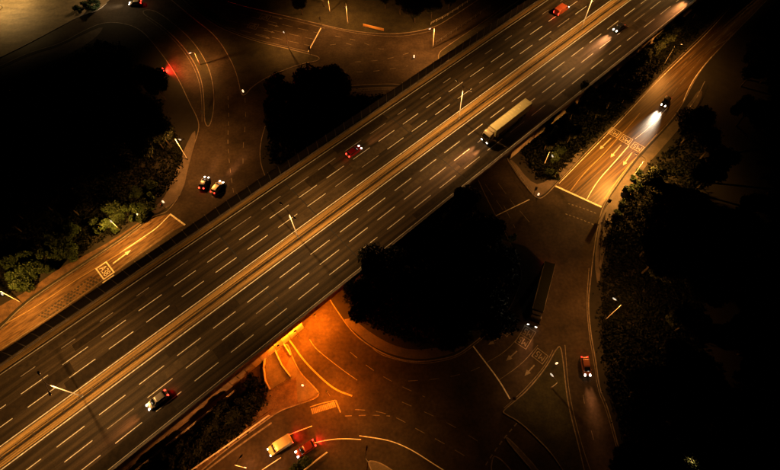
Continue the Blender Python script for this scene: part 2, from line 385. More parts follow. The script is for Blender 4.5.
# west carriageway
ln('edge_line', [(106, 24.5), (125, 26), (140, 33), (153, 48), (165, 65), (176, 82), (187, 105), (196, 121)], w=.16, m=M_worn)
ln('edge_line', [(146, 18), (162, 29), (179, 45), (192, 63), (200, 83), (202, 104), (202, 122)], w=.12, m=M_worn)
ln('lane_line', [(228, 96), (229, 118), (227.5, 140), (229, 160), (232, 184), (236, 205)], w=.14, m=M_worn, dash=(1.6, 2))
ln('lane_line', [(245, 98), (246, 120), (243, 145), (243, 175)], w=.14, m=M_worn, dash=(2, 4))
ln('stop_line', [(212, 197), (224, 192)], w=.3, m=M_worn)
# roundabout, east part
ln('stop_line', [(495.5, 216), (529.5, 199.5)], w=.22, m=M_paint)
for a, b in (((485, 184), (503, 210)), ((498, 183), (515, 206)), ((508, 157), (522, 178)), ((504, 206), (515, 228)), ((520, 211), (531, 224))):
    ln('lane_line', [a, b], w=.12, m=M_worn, dash=(4, 2))
ln('stop_line', [(555.5, 186), (601.5, 207)], w=.5, m=M_paint)
ln('edge_line', [(559, 183.5), (595, 146.5), (620.5, 121), (658, 80.5), (685, 54.5), (707, 33.5), (737, 0)], w=.16, m=M_paint)
ln('lane_line', [(570.5, 191), (577, 182), (588, 169), (602, 156), (618, 138), (633, 121.5), (640, 113)], w=.22, m=M_yel)
ln('lane_line', [(587, 199), (592, 190), (600, 178), (613, 164), (629, 145.5)], w=.20, m=M_paint)
ln('lane_line', [(635, 139), (651, 126), (668, 107)], w=.16, m=M_paint)
ln('edge_line', [(604, 199), (610, 190), (625.5, 169.5), (641, 152), (657, 134)], w=.26, m=M_yel)
ln('edge_line', [(682, 105), (689, 87), (700, 70), (717, 51), (735, 33.5), (768, -1)], w=.2, m=M_paint)
ln('lane_line', [(663, 89), (684, 64), (706, 42), (735, 12)], w=.14, m=M_worn, dash=(4, 2))
ln('lane_line', [(672, 95), (694, 66), (716, 42), (748, 8)], w=.14, m=M_worn, dash=(4, 2))
ln('guide_line', T(540, 190, (165, 80), (250, 105), (330, 138)), w=.25, m=M_worn, dash=(.5, .5))
ln('guide_line', T(540, 190, (150, 140), (230, 168), (315, 203)), w=.25, m=M_worn, dash=(.5, .5))
# roundabout south
ln('stop_line', [(473, 346), (486, 363), (499, 380), (510, 399)], w=.28, m=M_paint)
ln('edge_line', T(370, 320, (-10, 140), (50, 196), (115, 222), (230, 250), (340, 256), (460, 233), (530, 208), (600, 158), (685, 88), (760, 18)), w=.18, m=M_worn)
ln('lane_line', [(486, 363), (505, 352), (520, 336), (528, 318)], w=.12, m=M_worn)
ln('lane_line', [(499, 380), (522, 364), (538, 345)], w=.12, m=M_worn)
ln('edge_line', [(504, 408), (515, 398.5), (527, 387), (545, 366), (553, 350)], w=.14, m=M_worn)
ln('edge_line', T(310, 390, (10, 315), (100, 293), (200, 285), (300, 291)), w=.16, m=M_paint)
ln('edge_line', T(310, 390, (290, 269), (400, 284), (490, 303), (600, 352), (730, 437), (800, 480)), w=.18, m=M_paint)
ln('lane_line', [(355, 409.5), (378, 411), (398, 418), (420, 431), (440, 441), (475, 462)], w=.14, m=M_worn, dash=(2.2, 2.4))
ln('lane_line', [(345, 416), (372, 415), (390, 416)], w=.14, m=M_worn, dash=(1.5, 1.5))
ln('lane_line', [(402, 402), (425, 412), (448, 423), (475, 439), (490, 450)], w=.12, m=M_worn, dash=(2.2, 3.0))
ln('lane_line', [(350, 352), (372, 370), (398, 385), (425, 397)], w=.12, m=M_worn, dash=(2.2, 2.6))
ln('lane_line', [(408, 381), (440, 379), (470, 372), (486, 364)], w=.12, m=M_worn, dash=(2.2, 2.6))
ln('give_way_line', [(517, 423), (505, 437), (494, 452), (485, 466)], w=.25, m=M_worn, dash=(.9, .8))
ln('edge_line', T(250, 330, (215, 40), (255, 90), (310, 172), (400, 266), (500, 352), (600, 387)), w=.34, m=M_yel)
ln('edge_line', T(250, 330, (350, 55), (375, 95), (410, 130), (540, 232), (630, 295)), w=.16, m=M_worn)
ln('edge_line', T(250, 330, (268, 236), (340, 300), (403, 366)), w=.14, m=M_paint)
ln('stop_line', T(310, 390, (150, 60), (180, 132)), w=.3, m=M_worn)
ln('edge_line', T(310, 390, (0, 100), (60, 80), (150, 60)), w=.22, m=M_worn)
mb = MB()
for k in range(14):
    t = k / 13; a = G(311.5 + 22 * t, 408.5 - 7 * t); b = G(313 + 22.5 * t, 414 - 7 * t); ribbon(mb, [a, b], .3, .010)
mb.build('hatching', M_worn, road)
ln('edge_line', T(190, 390, (60, 500), (200, 392), (340, 290), (480, 192)), w=.35, m=M_worn)
ln('lane_line', [(262, 470), (271, 464), (281, 457.5)], w=.18, m=M_paint)
ln('edge_line', [(284, 437), (297, 431.5), (312, 426)], w=.16, m=M_paint)
ln('edge_line', [(565, 345), (568, 385), (573, 412), (582, 446), (592, 475)], w=.14, m=M_worn)
ln('edge_line', [(589, 268), (586.5, 303), (589, 334), (594, 362), (598, 391), (605, 406), (614, 437), (622, 470)], w=.14, m=M_worn)
ln('lane_line', [(583, 395), (586, 412), (591, 430), (600, 462)], w=.12, m=M_worn, dash=(1.8, 5.5))

def text_mark(body, c, heading_px, wid, length, m, box=True, zz=.012, t=.18):
    """lettering on the road, read by a driver heading to heading_px"""
    C = G(*c); H = (G(*heading_px) - C); ang = math.atan2(H.y, H.x) - math.pi / 2
    cu = bpy.data.curves.new('lettering', 'FONT'); cu.body = body; cu.align_x = 'CENTER'; cu.align_y = 'CENTER'; cu.size = 1
    tmp = bpy.data.objects.new('lettering', cu); COL.objects.link(tmp); bpy.context.view_layer.update()
    me = bpy.data.meshes.new_from_object(tmp.evaluated_get(bpy.context.evaluated_depsgraph_get())); COL.objects.unlink(tmp)
    xs = [v.co.x for v in me.vertices]; ys = [v.co.y for v in me.vertices]
    cx, cy = (max(xs) + min(xs)) / 2, (max(ys) + min(ys)) / 2; sx, sy = wid * .74 / (max(xs) - min(xs)), length * .66 / (max(ys) - min(ys))
    for v in me.vertices: v.co.x = (v.co.x - cx) * sx; v.co.y = (v.co.y - cy) * sy; v.co.z = 0
    me.materials.clear(); me.materials.append(m)
    o = bpy.data.objects.new('lettering', me); link(o, road); o.location = (C.x, C.y, zz); o.rotation_euler = (0, 0, ang)
    if box:
        mb = MB(); w, l = wid / 2, length / 2
        for cx, cy, sx, sy in ((0, l, wid + t, t), (0, -l, wid + t, t), (-w, 0, t, length - t), (w, 0, t, length - t)):
            mb.add([(cx - sx / 2, cy - sy / 2, 0), (cx + sx / 2, cy - sy / 2, 0), (cx + sx / 2, cy + sy / 2, 0), (cx - sx / 2, cy + sy / 2, 0)], [(0, 1, 2, 3)])
        b = mb.build('lettering_box', m, road); b.location = (C.x, C.y, zz); b.rotation_euler = (0, 0, ang)

def arrow(a, b, m, w=.28, hw=.55, hl=1.5, z=.012):
    A, B = G(*a), G(*b); t = (B - A).normalized(); n = Vector((-t.y, t.x, 0)); K = B - t * hl
    v = [A - n * w / 2, A + n * w / 2, K + n * w / 2, K + n * hw, B, K - n * hw, K - n * w / 2]
    MB().add([(p.x, p.y, z) for p in v], [(0, 6, 2, 1), (6, 5, 4), (6, 4, 2), (2, 4, 3)]).build('direction_arrow', m, road)

text_mark('A38', (105, 270.5), (115, 263.5), 4.1, 2.8, M_paint, t=.34)
ln('edge_line', [(102.5, 283), (114, 275)], w=.35, m=M_paint)
arrow((113, 263.5), (131, 250), M_paint, .3, .55)
for (c, hd, mm) in (((614.5, 132.6), (604, 145), M_soft), ((626, 139.6), (616, 152), M_soft), ((637.4, 147.2), (627, 160), M_soft)):
    text_mark('M5', c, hd, 3.0, 2.6, mm)
arrow((611, 138), (599.5, 149.5), M_soft); arrow((621, 145), (610.5, 157.5), M_soft); arrow((632, 152.5), (623, 165.5), M_soft)
for c, hd in (((505.5, 329), (497, 338)), ((528, 333), (521, 345)), ((523, 341.5), (516, 353)), ((540, 356), (532, 367))):
    text_mark('M5', c, hd, 2.8, 2.4, M_worn)
arrow((502, 336), (488, 345), M_worn); arrow((517, 351), (506, 361), M_worn); arrow((534.5, 365), (524.5, 376), M_worn)
text_mark('M5', (253, 26), (262, 28), 2.6, 3.4, M_worn); text_mark('M5', (265, 17), (274, 19.4), 2.6, 3.4, M_worn)
for a, b in (((272, 16.5), (283, 19.2)), ((268, 24), (279, 26.6)), ((264, 30), (275, 32.8)), ((255, 34.5), (270, 38.5))): arrow(a, b, M_worn, .25, .5, 1.4)
text_mark('M5', (733, 35.5), (724, 45), 2.6, 2.4, M_worn); arrow((727, 40), (712, 48), M_worn)

# ================================================================= MOTORWAY BRIDGE (local x along the motorway, local y across, z up)
ZD = 7.0
S0, S1 = -120.0, 262.0
deck = empty('motorway_bridge', (0, 0, 0), PHI, 'wide concrete motorway bridge with eight lanes crossing diagonally over the roundabout', 'bridge')
def dbox(mb, s0, s1, n0, n1, z0, z1): mb.box(((s0 + s1) / 2, (n0 + n1) / 2, (z0 + z1) / 2), (s1 - s0, n1 - n0, z1 - z0)); return mb
mb = MB(); dbox(mb, S0, S1, 41.9, 58.75, ZD - 1.3, ZD - .02); dbox(mb, S0, S1, 59.25, 77.75, ZD - 1.3, ZD - .02)
mb.build('deck_slab', M_dirtyconc, deck)
for a, b in ((42.45, 57.45), (61.05, 76.35)):
    mb = MB(); mb.add([(S0, a, ZD), (S1, a, ZD), (S1, b, ZD), (S0, b, ZD)], [(0, 1, 2, 3)]); mb.build('road_surface', M_deck, deck)
# central strips either side of the open joint
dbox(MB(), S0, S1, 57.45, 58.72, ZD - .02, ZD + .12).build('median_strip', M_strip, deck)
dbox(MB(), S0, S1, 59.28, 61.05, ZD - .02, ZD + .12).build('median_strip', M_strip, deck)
# outer hard strip and parapets
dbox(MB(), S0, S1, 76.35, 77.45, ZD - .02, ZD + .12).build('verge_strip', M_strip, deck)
dbox(MB(), S0, S1, 77.45, 77.75, ZD - .02, ZD + .45).build('parapet', M_dirtyconc, deck)
dbox(MB(), S0, S1, 41.9, 42.25, ZD - .02, ZD + .75).build('parapet', M_conc, deck)
dbox(MB(), S0, S1, 42.25, 42.45, ZD - .02, ZD + .1).build('kerb', M_kerb, deck)
mb = MB()
s = S0 + .5
while s < S1: mb.box((s, 42.07, ZD + .98), (.08, .08, .46)); s += 2.5
dbox(mb, S0, S1, 42.02, 42.12, ZD + 1.14, ZD + 1.22)
mb.build('parapet_rail', M_steel, deck)
# edge lines
for n_, w in ((75.78, .2), (61.43, .24), (57.10, .24), (42.85, .16)):
    mb = MB(); mb.add([(S0, n_ - w / 2, ZD + .004), (S1, n_ - w / 2, ZD + .004), (S1, n_ + w / 2, ZD + .004), (S0, n_ + w / 2, ZD + .004)], [(0, 1, 2, 3)])
    mb.build('edge_line', M_paint, deck)
# dashes: six rows, 6 m mark and 3 m gap
M_dashw = mat('faded_road_paint', (.36, .32, .26), .7, noise=.5, nscale=1.2)
def dash_mesh(m, L=5.9):
    me = bpy.data.meshes.new('lane_dash'); w = .085
    me.from_pydata([(-L / 2, -w, 0), (L / 2, -w, 0), (L / 2, w, 0), (-L / 2, w, 0)], [], [(0, 1, 2, 3)]); me.materials.append(m); return me
dm1, dm2, dm3 = dash_mesh(M_paint), dash_mesh(M_dashw), dash_mesh(M_dashw, 3.2)
PER = 9.10
for n_, ph in ((72.40, -6.1), (68.75, -6.1), (65.10, -6.1), (53.657, -4.75), (50.007, -4.75), (46.357, -4.75)):
    k = math.ceil((-75 - ph) / PER)
    while ph + k * PER < 215:
        sx = ph + k * PER; me = dm1
        if n_ > 72: me = dm2 if -15 < sx < 60 else dm3
        if n_ in (65.10, 50.007) and random.random() < .25: me = dm2
        o = bpy.data.objects.new('lane_dash', me); link(o, deck); o.location = (sx, n_ + random.uniform(-.02, .02), ZD + .004)
        k += 1
# expansion joints
for sj in (6.2, 27.5, 63.0, 81.0, 112, 146):
    mb = MB()
    for a, b in ((42.45, 57.45), (61.05, 76.35)):
        mb.add([(sj - .12, a, ZD + .003), (sj + .12, a, ZD + .003), (sj + .12, b, ZD + .003), (sj - .12, b, ZD + .003)], [(0, 1, 2, 3)])
    mb.build('expansion_joint', M_rubber, deck)
# resurfaced patches and the longitudinal laying seams between lanes
M_patch = mat('resurfaced_asphalt', (.026, .018, .009), .8, noise=.4, nscale=.9, bump=.3, bscale=12, spec=.2)
M_patch2 = mat('bleached_asphalt', (.062, .045, .024), .75, noise=.4, nscale=.9, bump=.3, bscale=12, spec=.25)
rp = random.Random(3)
for ln_ in (74.2, 70.6, 66.9, 63.3, 55.4, 51.8, 48.2, 44.6):
    for q in range(3):
        a = -60 + 80 * q + rp.uniform(0, 50); L_ = rp.uniform(5, 28); w_ = rp.uniform(.9, 3.2)
        mb = MB(); mb.add([(a, ln_ - w_ / 2, ZD + .002), (a + L_, ln_ - w_ / 2, ZD + .002), (a + L_, ln_ + w_ / 2, ZD + .002), (a, ln_ + w_ / 2, ZD + .002)], [(0, 1, 2, 3)])
        mb.build('surface_patch', rp.choice((M_patch, M_patch, M_patch2)), deck)
for n_ in (72.15, 68.5, 64.85, 53.4, 49.75, 46.1):
    mb = MB(); mb.add([(S0, n_ - .03, ZD + .003), (S1, n_ - .03, ZD + .003), (S1, n_ + .03, ZD + .003), (S0, n_ + .03, ZD + .003)], [(0, 1, 2, 3)])
    mb.build('laying_seam', M_rubber, deck)
# drain gratings along the kerb
mb = MB(); s = -70
while s < 200: mb.add([(s, 61.12, ZD + .006), (s + .6, 61.12, ZD + .006), (s + .6, 61.3, ZD + .006), (s, 61.3, ZD + .006)], [(0, 1, 2, 3)]); s += 14
mb.build('drain_grating', M_black, deck)
# piers under the deck, in the roundabout island and by the abutments
for s_ in (28.5, 45.5, 62):
    for n_ in (45.5, 51, 56.5, 62, 67.5, 73.5):
        pr = MB(); pr.tube([(s_, n_, 0), (s_, n_, ZD - 1.3)], .55, 14); pr.build('pier', M_dirtyconc, deck)
# retaining walls that carry the deck outside the spans (west / east abutments)
mb = MB(); dbox(mb, S0, 3.5, 43.0, 43.5, -.1, ZD - 1.3); dbox(mb, S0, 3.5, 76.4, 76.9, -.1, ZD - 1.3); dbox(mb, 3.5, 4.1, 43.0, 76.9, -.1, ZD - 1.3)
dbox(mb, 82.0, S1, 43.0, 43.5, -.1, ZD - 1.3); dbox(mb, 82.0, S1, 76.4, 76.9, -.1, ZD - 1.3); dbox(mb, 81.4, 82.0, 43.0, 76.9, -.1, ZD - 1.3)
mb.build('abutment_wall', M_dirtyconc, deck)
# cast wall panels beside the west underpass, joints recessed
k = 0; s = -14.0
while s < 6.4:
    w = dbox(MB(), s + .06, s + 2.0 - .06, 42.72 + random.uniform(-.04, .04), 42.995, 0, ZD - 1.32).build('wall_panel', random.choice((M_conc, M_dirtyconc, M_dirtyconc)), deck); s += 2.0
# median crash barriers (steel, on posts)
for n_, nm in ((58.66, 'low steel crash barrier beside the lower carriageway of the motorway'), (59.36, 'low steel crash barrier beside the upper carriageway, at the foot of the lamp columns')):
    b = empty('crash_barrier', (0, 0, ZD + .12), PHI, nm, 'crash barrier', 'median crash barriers')
    mb = MB()
    s = S0
    while s < S1: mb.box((s, n_, .25), (.08, .09, .5)); s += 3.2
    mb.build('post', M_steel, b, kind='stuff')
    mb = MB(); mb.box(((S0 + S1) / 2, n_ + (.08 if n_ > 59 else -.08), .42), (S1 - S0, .05, .2))
    mb.build('rail', M_railing_dark, b)
# noise barrier along the upper edge
nb = empty('noise_barrier', (0, 0, ZD + .45), PHI, 'tall dark panelled noise barrier with grey posts along the upper edge of the motorway', 'noise barrier')
s = -84.4; post = pan = None
mp = MB(); mp.box((0, 0, 1.55), (.13, .2, 3.1)); mp.box((0, .0, 3.13), (.2, .26, .06))
mq = MB(); mq.box((0, 0, 1.42), (2.96, .08, 2.84)); mq.box((0, 0, 2.88), (2.96, .12, .07))
for i in range(1): mq.box((0, -.05, .9), (2.96, .05, .08)); mq.box((0, -.05, 1.9), (2.96, .05, .08))
while s < 190:
    if post is None: post = mp.build('post', M_post, nb); o = post; q = pan = mq.build('panel', M_panel, nb)
    else:
        o = post.copy(); COL.objects.link(o); q = pan.copy(); COL.objects.link(q)
    o.location = (s, 77.98, 0); q.location = (s + 1.565, 77.98, 0)
    s += 3.13

# ================================================================= LAMP COLUMNS
def dl(s, n, z=0): c, si = math.cos(PHI), math.sin(PHI); return Vector((s * c - n * si, s * si + n * c, z))
def head_mesh(flip):
    mb = MB(); rings = []
    for x, w, h, zz in ((0, .06, .06, 0), (.15, .12, .08, 0), (.4, .2, .1, 0), (.75, .22, .1, .0), (1.0, .14, .07, 0), (1.05, .05, .03, 0)):
        rings.append([(w * math.cos(a), flip * x, zz + h * math.sin(a)) for a in [2 * math.pi * k / 10 for k in range(10)]])
    return mb.loft(rings)
cols = []
MED = 4700
def median_column(i, s, lab):
    c = empty('lamp_column', dl(s, 59.5, ZD + .12), PHI, lab, 'street lamp', 'double-armed lamp columns on the motorway median')
    mb = MB(); mb.tube([(0, 0, 0), (0, 0, 1.4), (0, 0, 1.45), (0, 0, 12.0)], [.16, .16, .12, .075], 12); mb.box((0, 0, .03), (.5, .5, .06)); mb.build('column', M_pale, c)
    for f in (1, -1):
        MB().tube([(0, f * .03, 11.85), (0, f * 1.0, 12.15), (0, f * 2.1, 12.3)], [.05, .045, .04], 8).build('arm', M_pale, c)
        h = head_mesh(f); o = h.build('luminaire', M_black, c); o.location = (0, f * 2.0, 12.32)
        l = MB(); l.box((0, f * .6, -.075), (.3, .6, .05)); l.build('lens', M_lamp, o)
        wide_throw(spot(c, (0, f * 2.6, 12.1), (0, 0, -1), MED, 152, .5, SODIUM, .10).data, 2.4, .30, (.75, 1.75))
    return c
labs = ['double-armed lamp column off to the lower left of the motorway', 'double-armed lamp column on the median at the left, near the silver car', 'double-armed lamp column on the median at the middle of the picture, between the dark tree clumps',
        'double-armed lamp column on the median beside the long yellow lorry', 'double-armed lamp column on the median near the top of the picture, between the orange van and the white-lit car', 'double-armed lamp column beyond the upper right end of the motorway']
for i, s in enumerate((-92, -36, 20.2, 76.6, 132.4, 188.5)): median_column(i, s, labs[i])

def lamp_post(base, h, aim_px, lab, power, color=WHITE, arm=1.4, cone=140, headm=None, blend=.7, grp='street lamps beside the ground roads', tiltout=.25):
    B = G(*base); Aim = G(*aim_px) - B; ang = math.atan2(Aim.y, Aim.x)
    c = empty('street_lamp', B + Vector((0, 0, .11)), ang, lab, 'street lamp', grp)
    MB().tube([(0, 0, 0), (0, 0, 1.2), (0, 0, 1.25), (0, 0, h - .3), (.1, 0, h), (arm, 0, h + .2)], [.12, .12, .08, .055, .05, .04], 10).build('column', M_pale, c)
    mb = MB(); rings = []
    for x, w in ((0, .05), (.12, .11), (.35, .17), (.7, .17), (.9, .08)):
        rings.append([(arm + x, w * math.cos(a), h + .22 + .5 * w * math.sin(a)) for a in [2 * math.pi * k / 10 for k in range(10)]])
    hd = mb.loft(rings).build('luminaire', headm or M_lampw, c)
    l = MB(); l.box((arm + .45, 0, h + .12), (.5, .24, .04)); l.build('lens', M_lamp, hd)
    if power: power *= 1.45 if color is BROWN else 1.0; wide_throw(spot(c, (arm + .45, 0, h + .02), (0, 0, -1), power, 160, .8, color, .12).data)
    return c
GOLD = (1.0, .40, .065); BROWN = (1.0, .36, .07)
lamp_post((22, 303), 8, (40, 320), 'slim street lamp beside the left slip road, at the left picture edge', 9500, GOLD)
lamp_post((120, 230), 6.2, (138, 248), 'slim street lamp behind the green shrubs above the left slip road', 8000, GOLD)
lamp_post((188, 160), 9.5, (215, 170), 'slim street lamp on the dark verge above the dark car', 7000, BROWN)
lamp_post((605, 320), 10, (575, 300), 'lone leaning-looking street lamp at the edge of the dark right side', 4200, BROWN, tiltout=.6)
lamp_post((544, 165), 6.0, (560, 200), 'short street lamp on the verge between motorway and right road', 1800, BROWN)
lamp_post((433, 48), 8, (410, 60), 'tall street lamp at the mouth of the narrow top slip road', 7500, BROWN)
lamp_post((348, 24), 8, (350, 50), 'thin dark lamp post in the dark verge at the top, left of the orange board', 4200, BROWN, headm=M_black)
lamp_post((289, 49), 5.0, (275, 25), 'short lamp post at the lower kerb of the top approach road', 2400, BROWN)
lamp_post((632, 178), 8.5, (606, 166), 'dark-headed street lamp over the brightly lit lanes at the right road stop line', 23000, GOLD, arm=2.2, headm=M_black, tiltout=.15)
lamp_post((3, 8), 8, (10, 2), 'street lamp in the corner of the bright yard at the top left', 9500, (1, .62, .22), headm=M_lampw)
lamp_post((368, 462), 8, (372, 430), 'thin dark lamp post on the small island at the bottom', 3300, (1, .36, .06), headm=M_black, tiltout=.5)
lamp_post((551, 388), 5.5, (530, 365), 'short white-lit lamp on the wedge-shaped island left of the small white-lit car', 900, (1, .42, .1), tiltout=.4)
lamp_post((330, 12), 6, (310, 30), 'short sign post with an added street lamp, behind the stop line of the top approach', 2000, BROWN)  # lamp added on what is only a short sign post
lamp_post((246, 468), 8, (262, 448), 'street lamp at the lower edge of the entry road, left of the pale van', 6500, (1, .30, .05), headm=M_black)
lamp_post((663, 66), 8, (688, 64), 'dark street lamp on the left verge of the far right road', 6500, (1, .36, .06), headm=M_black)
lamp_post((108, -6), 8, (120, 5), 'street lamp at the top by the shrub that catches the light', 2600, (1, .6, .25), headm=M_black)

# lamps fixed under the deck over the west underpass; the hatching one is added to extend their glow
for (x, y, p) in ((299, 338, 17000), (318, 322, 22000), (283, 352, 4500), (330, 396, 12000)):
    B = G(x, y); c = empty('underpass_lamp', (B.x, B.y, 5.0), PHI, {299: 'orange flood lamp on a short mast at the mouth of the underpass', 318: 'orange flood lamp on a short mast on the right side of the underpass', 283: 'orange flood lamp on a short mast by the concrete wall panels', 330: 'added orange flood lamp on a short mast near the hatching'}[x], 'flood lamp', 'flood lamps by the underpass')
    MB().tube([(0, 0, -5), (0, 0, -.1)], .05, 8).build('mast', M_black, c)
    mb = MB(); mb.box((0, 0, .05), (.5, .3, .16)); hh = mb.build('housing', M_black, c)
    mb = MB(); mb.box((0, 0, -.05), (.4, .22, .03)); mb.build('lens', mat('orange_lens', (.9, .4, .1), .4, emit=ORANGE, estr=3), hh)
    wide_throw(spot(c, (0, 0, -.12), (0, 0, -1), p, 166, .8, ORANGE, .2).data, 1.9)

# ================================================================= VEHICLES
def ring(x, hw, zb, zt, r=.12, n=4):
    pts = []
    for cy, cz, a0 in ((hw - r, zt - r, 0), (-(hw - r), zt - r, 90), (-(hw - r), zb + r, 180), (hw - r, zb + r, 270)):
        for k in range(n + 1):
            a = R(a0 + 90 * k / n); pts.append((x, cy + r * math.cos(a), cz + r * math.sin(a)))
    return pts
def wheel(parent, x, y, r=.32, w=.22):
    mb = MB(); sg = 20; o_, i_ = y + w / 2, y - w / 2
    rr = [(i_, r * .75), (i_, r * .97), (i_ + .03, r), (o_ - .03, r), (o_, r * .97), (o_, r * .75)]
    mb.loft([[(x + q * math.cos(2 * math.pi * k / sg), yy, r + q * math.sin(2 * math.pi * k / sg)) for k in range(sg)] for yy, q in rr])
    t = mb.build('wheel', M_rubber, parent)
    mb = MB(); sd = 1 if y > 0 else -1; yf = o_ + .004 if sd > 0 else i_ - .004
    mb.loft([[(x + q * math.cos(2 * math.pi * k / sg), yy, r + q * math.sin(2 * math.pi * k / sg)) for k in range(sg)] for yy, q in ((yf - sd * .05, r * .62), (yf, r * .62), (yf + sd * .01, r * .15))])
    mb.build('rim', M_rim, t)
def paint(name, c): return mat('paint_' + name, c, .28, metal=.25, noise=.05, nscale=3, spec=.6)
def car(lab, loc, ang, colname, col, L=4.4, W=1.8, Hh=1.45, heads=900, tails=20, brake=False, cat='car', hatch=True, headcol=WHITE):
    c = empty('car', loc, ang, lab, cat); pm = paint(colname, col); h = L / 2
    st = [(-h, W*.40, .42, .80), (-h+.06, W*.46, .30, .92), (-h+.35, W*.49, .24, .98), (-h*.45, W*.5, .22, .97), (0, W*.5, .22, .95), (h*.38, W*.5, .22, .92), (h*.62, W*.49, .22, .86), (h-.4, W*.47, .24, .76), (h-.1, W*.43, .30, .66), (h, W*.36, .38, .58)]
    MB().loft([ring(x, hw, zb, zt, .11) for x, hw, zb, zt in st]).build('body', pm, c)
    rx = -h + (.28 if hatch else .75)
    gl = [(rx, W*.40, .93, .99), (rx+.35, W*.41, .93, Hh-.07), (-.1, W*.42, .92, Hh-.03), (.35, W*.41, .90, Hh-.06), (h*.55, W*.40, .82, .90)]
    MB().loft([ring(x, hw, zb, max(zt, zb+.06), .028) for x, hw, zb, zt in gl]).build('window_glass', M_glass, c)
    rf = [(rx+.33, W*.36, Hh-.10, Hh-.035), (rx+.6, W*.385, Hh-.09, Hh+.0), (-.05, W*.39, Hh-.08, Hh+.01), (.38, W*.37, Hh-.10, Hh-.03)]
    MB().loft([ring(x, hw, zb, zt, .028) for x, hw, zb, zt in rf]).build('roof', pm, c)
    for s_ in (1, -1):
        MB().tube([(.38, s_*W*.375, Hh-.07), (h*.52, s_*W*.405, .92)], .035, 6).build('window_pillar', pm, c); MB().tube([(rx+.38, s_*W*.37, Hh-.07), (rx+.02, s_*W*.40, .98)], .045, 6).build('window_pillar', pm, c)
        for x in (h*.60, -h*.60): wheel(c, x, s_ * (W/2 - .10))
        mb = MB(); mb.box((h*.42, s_*(W/2+.07), .95), (.14, .16, .12)); mb.build('mirror', pm, c)
        hl = MB().loft([ring(h-.42, W*.06+.0, .70, .80, .03), ring(h-.12, W*.10, .56, .74, .04), ring(h+.012, W*.085, .50, .64, .04)]).build('headlight', M_head if heads else M_pale, c)
        hl.location = (0, s_*W*.31, .03)
        tl = MB().loft([ring(-h-.012, W*.09, .66, .84, .03), ring(-h+.2, W*.10, .66, .98, .03)]).build('tail_light', M_tailb if brake else M_tail, c)
        tl.location = (0, s_*W*.35, .01)
        if heads: beam_profile(spot(c, (h+.08, s_*W*.31, .68), (1, -.02*s_, -.02), heads * 8.5, 50, .7, headcol, .06).data)
    mb = MB(); mb.box((h-.04, 0, .40), (.12, W*.5, .14)); mb.build('grille', M_black, c)
    mb = MB(); mb.box((-h-.0, 0, .62), (.04, .52, .12)); mb.build('number_plate', mat('plate', (.7, .6, .2), .5), c)
    if tails: spot(c, (-h-.25, 0, .8), (-1, 0, -.25), tails * .6, 150, .6, (1, .02, .01), .12)
    return c

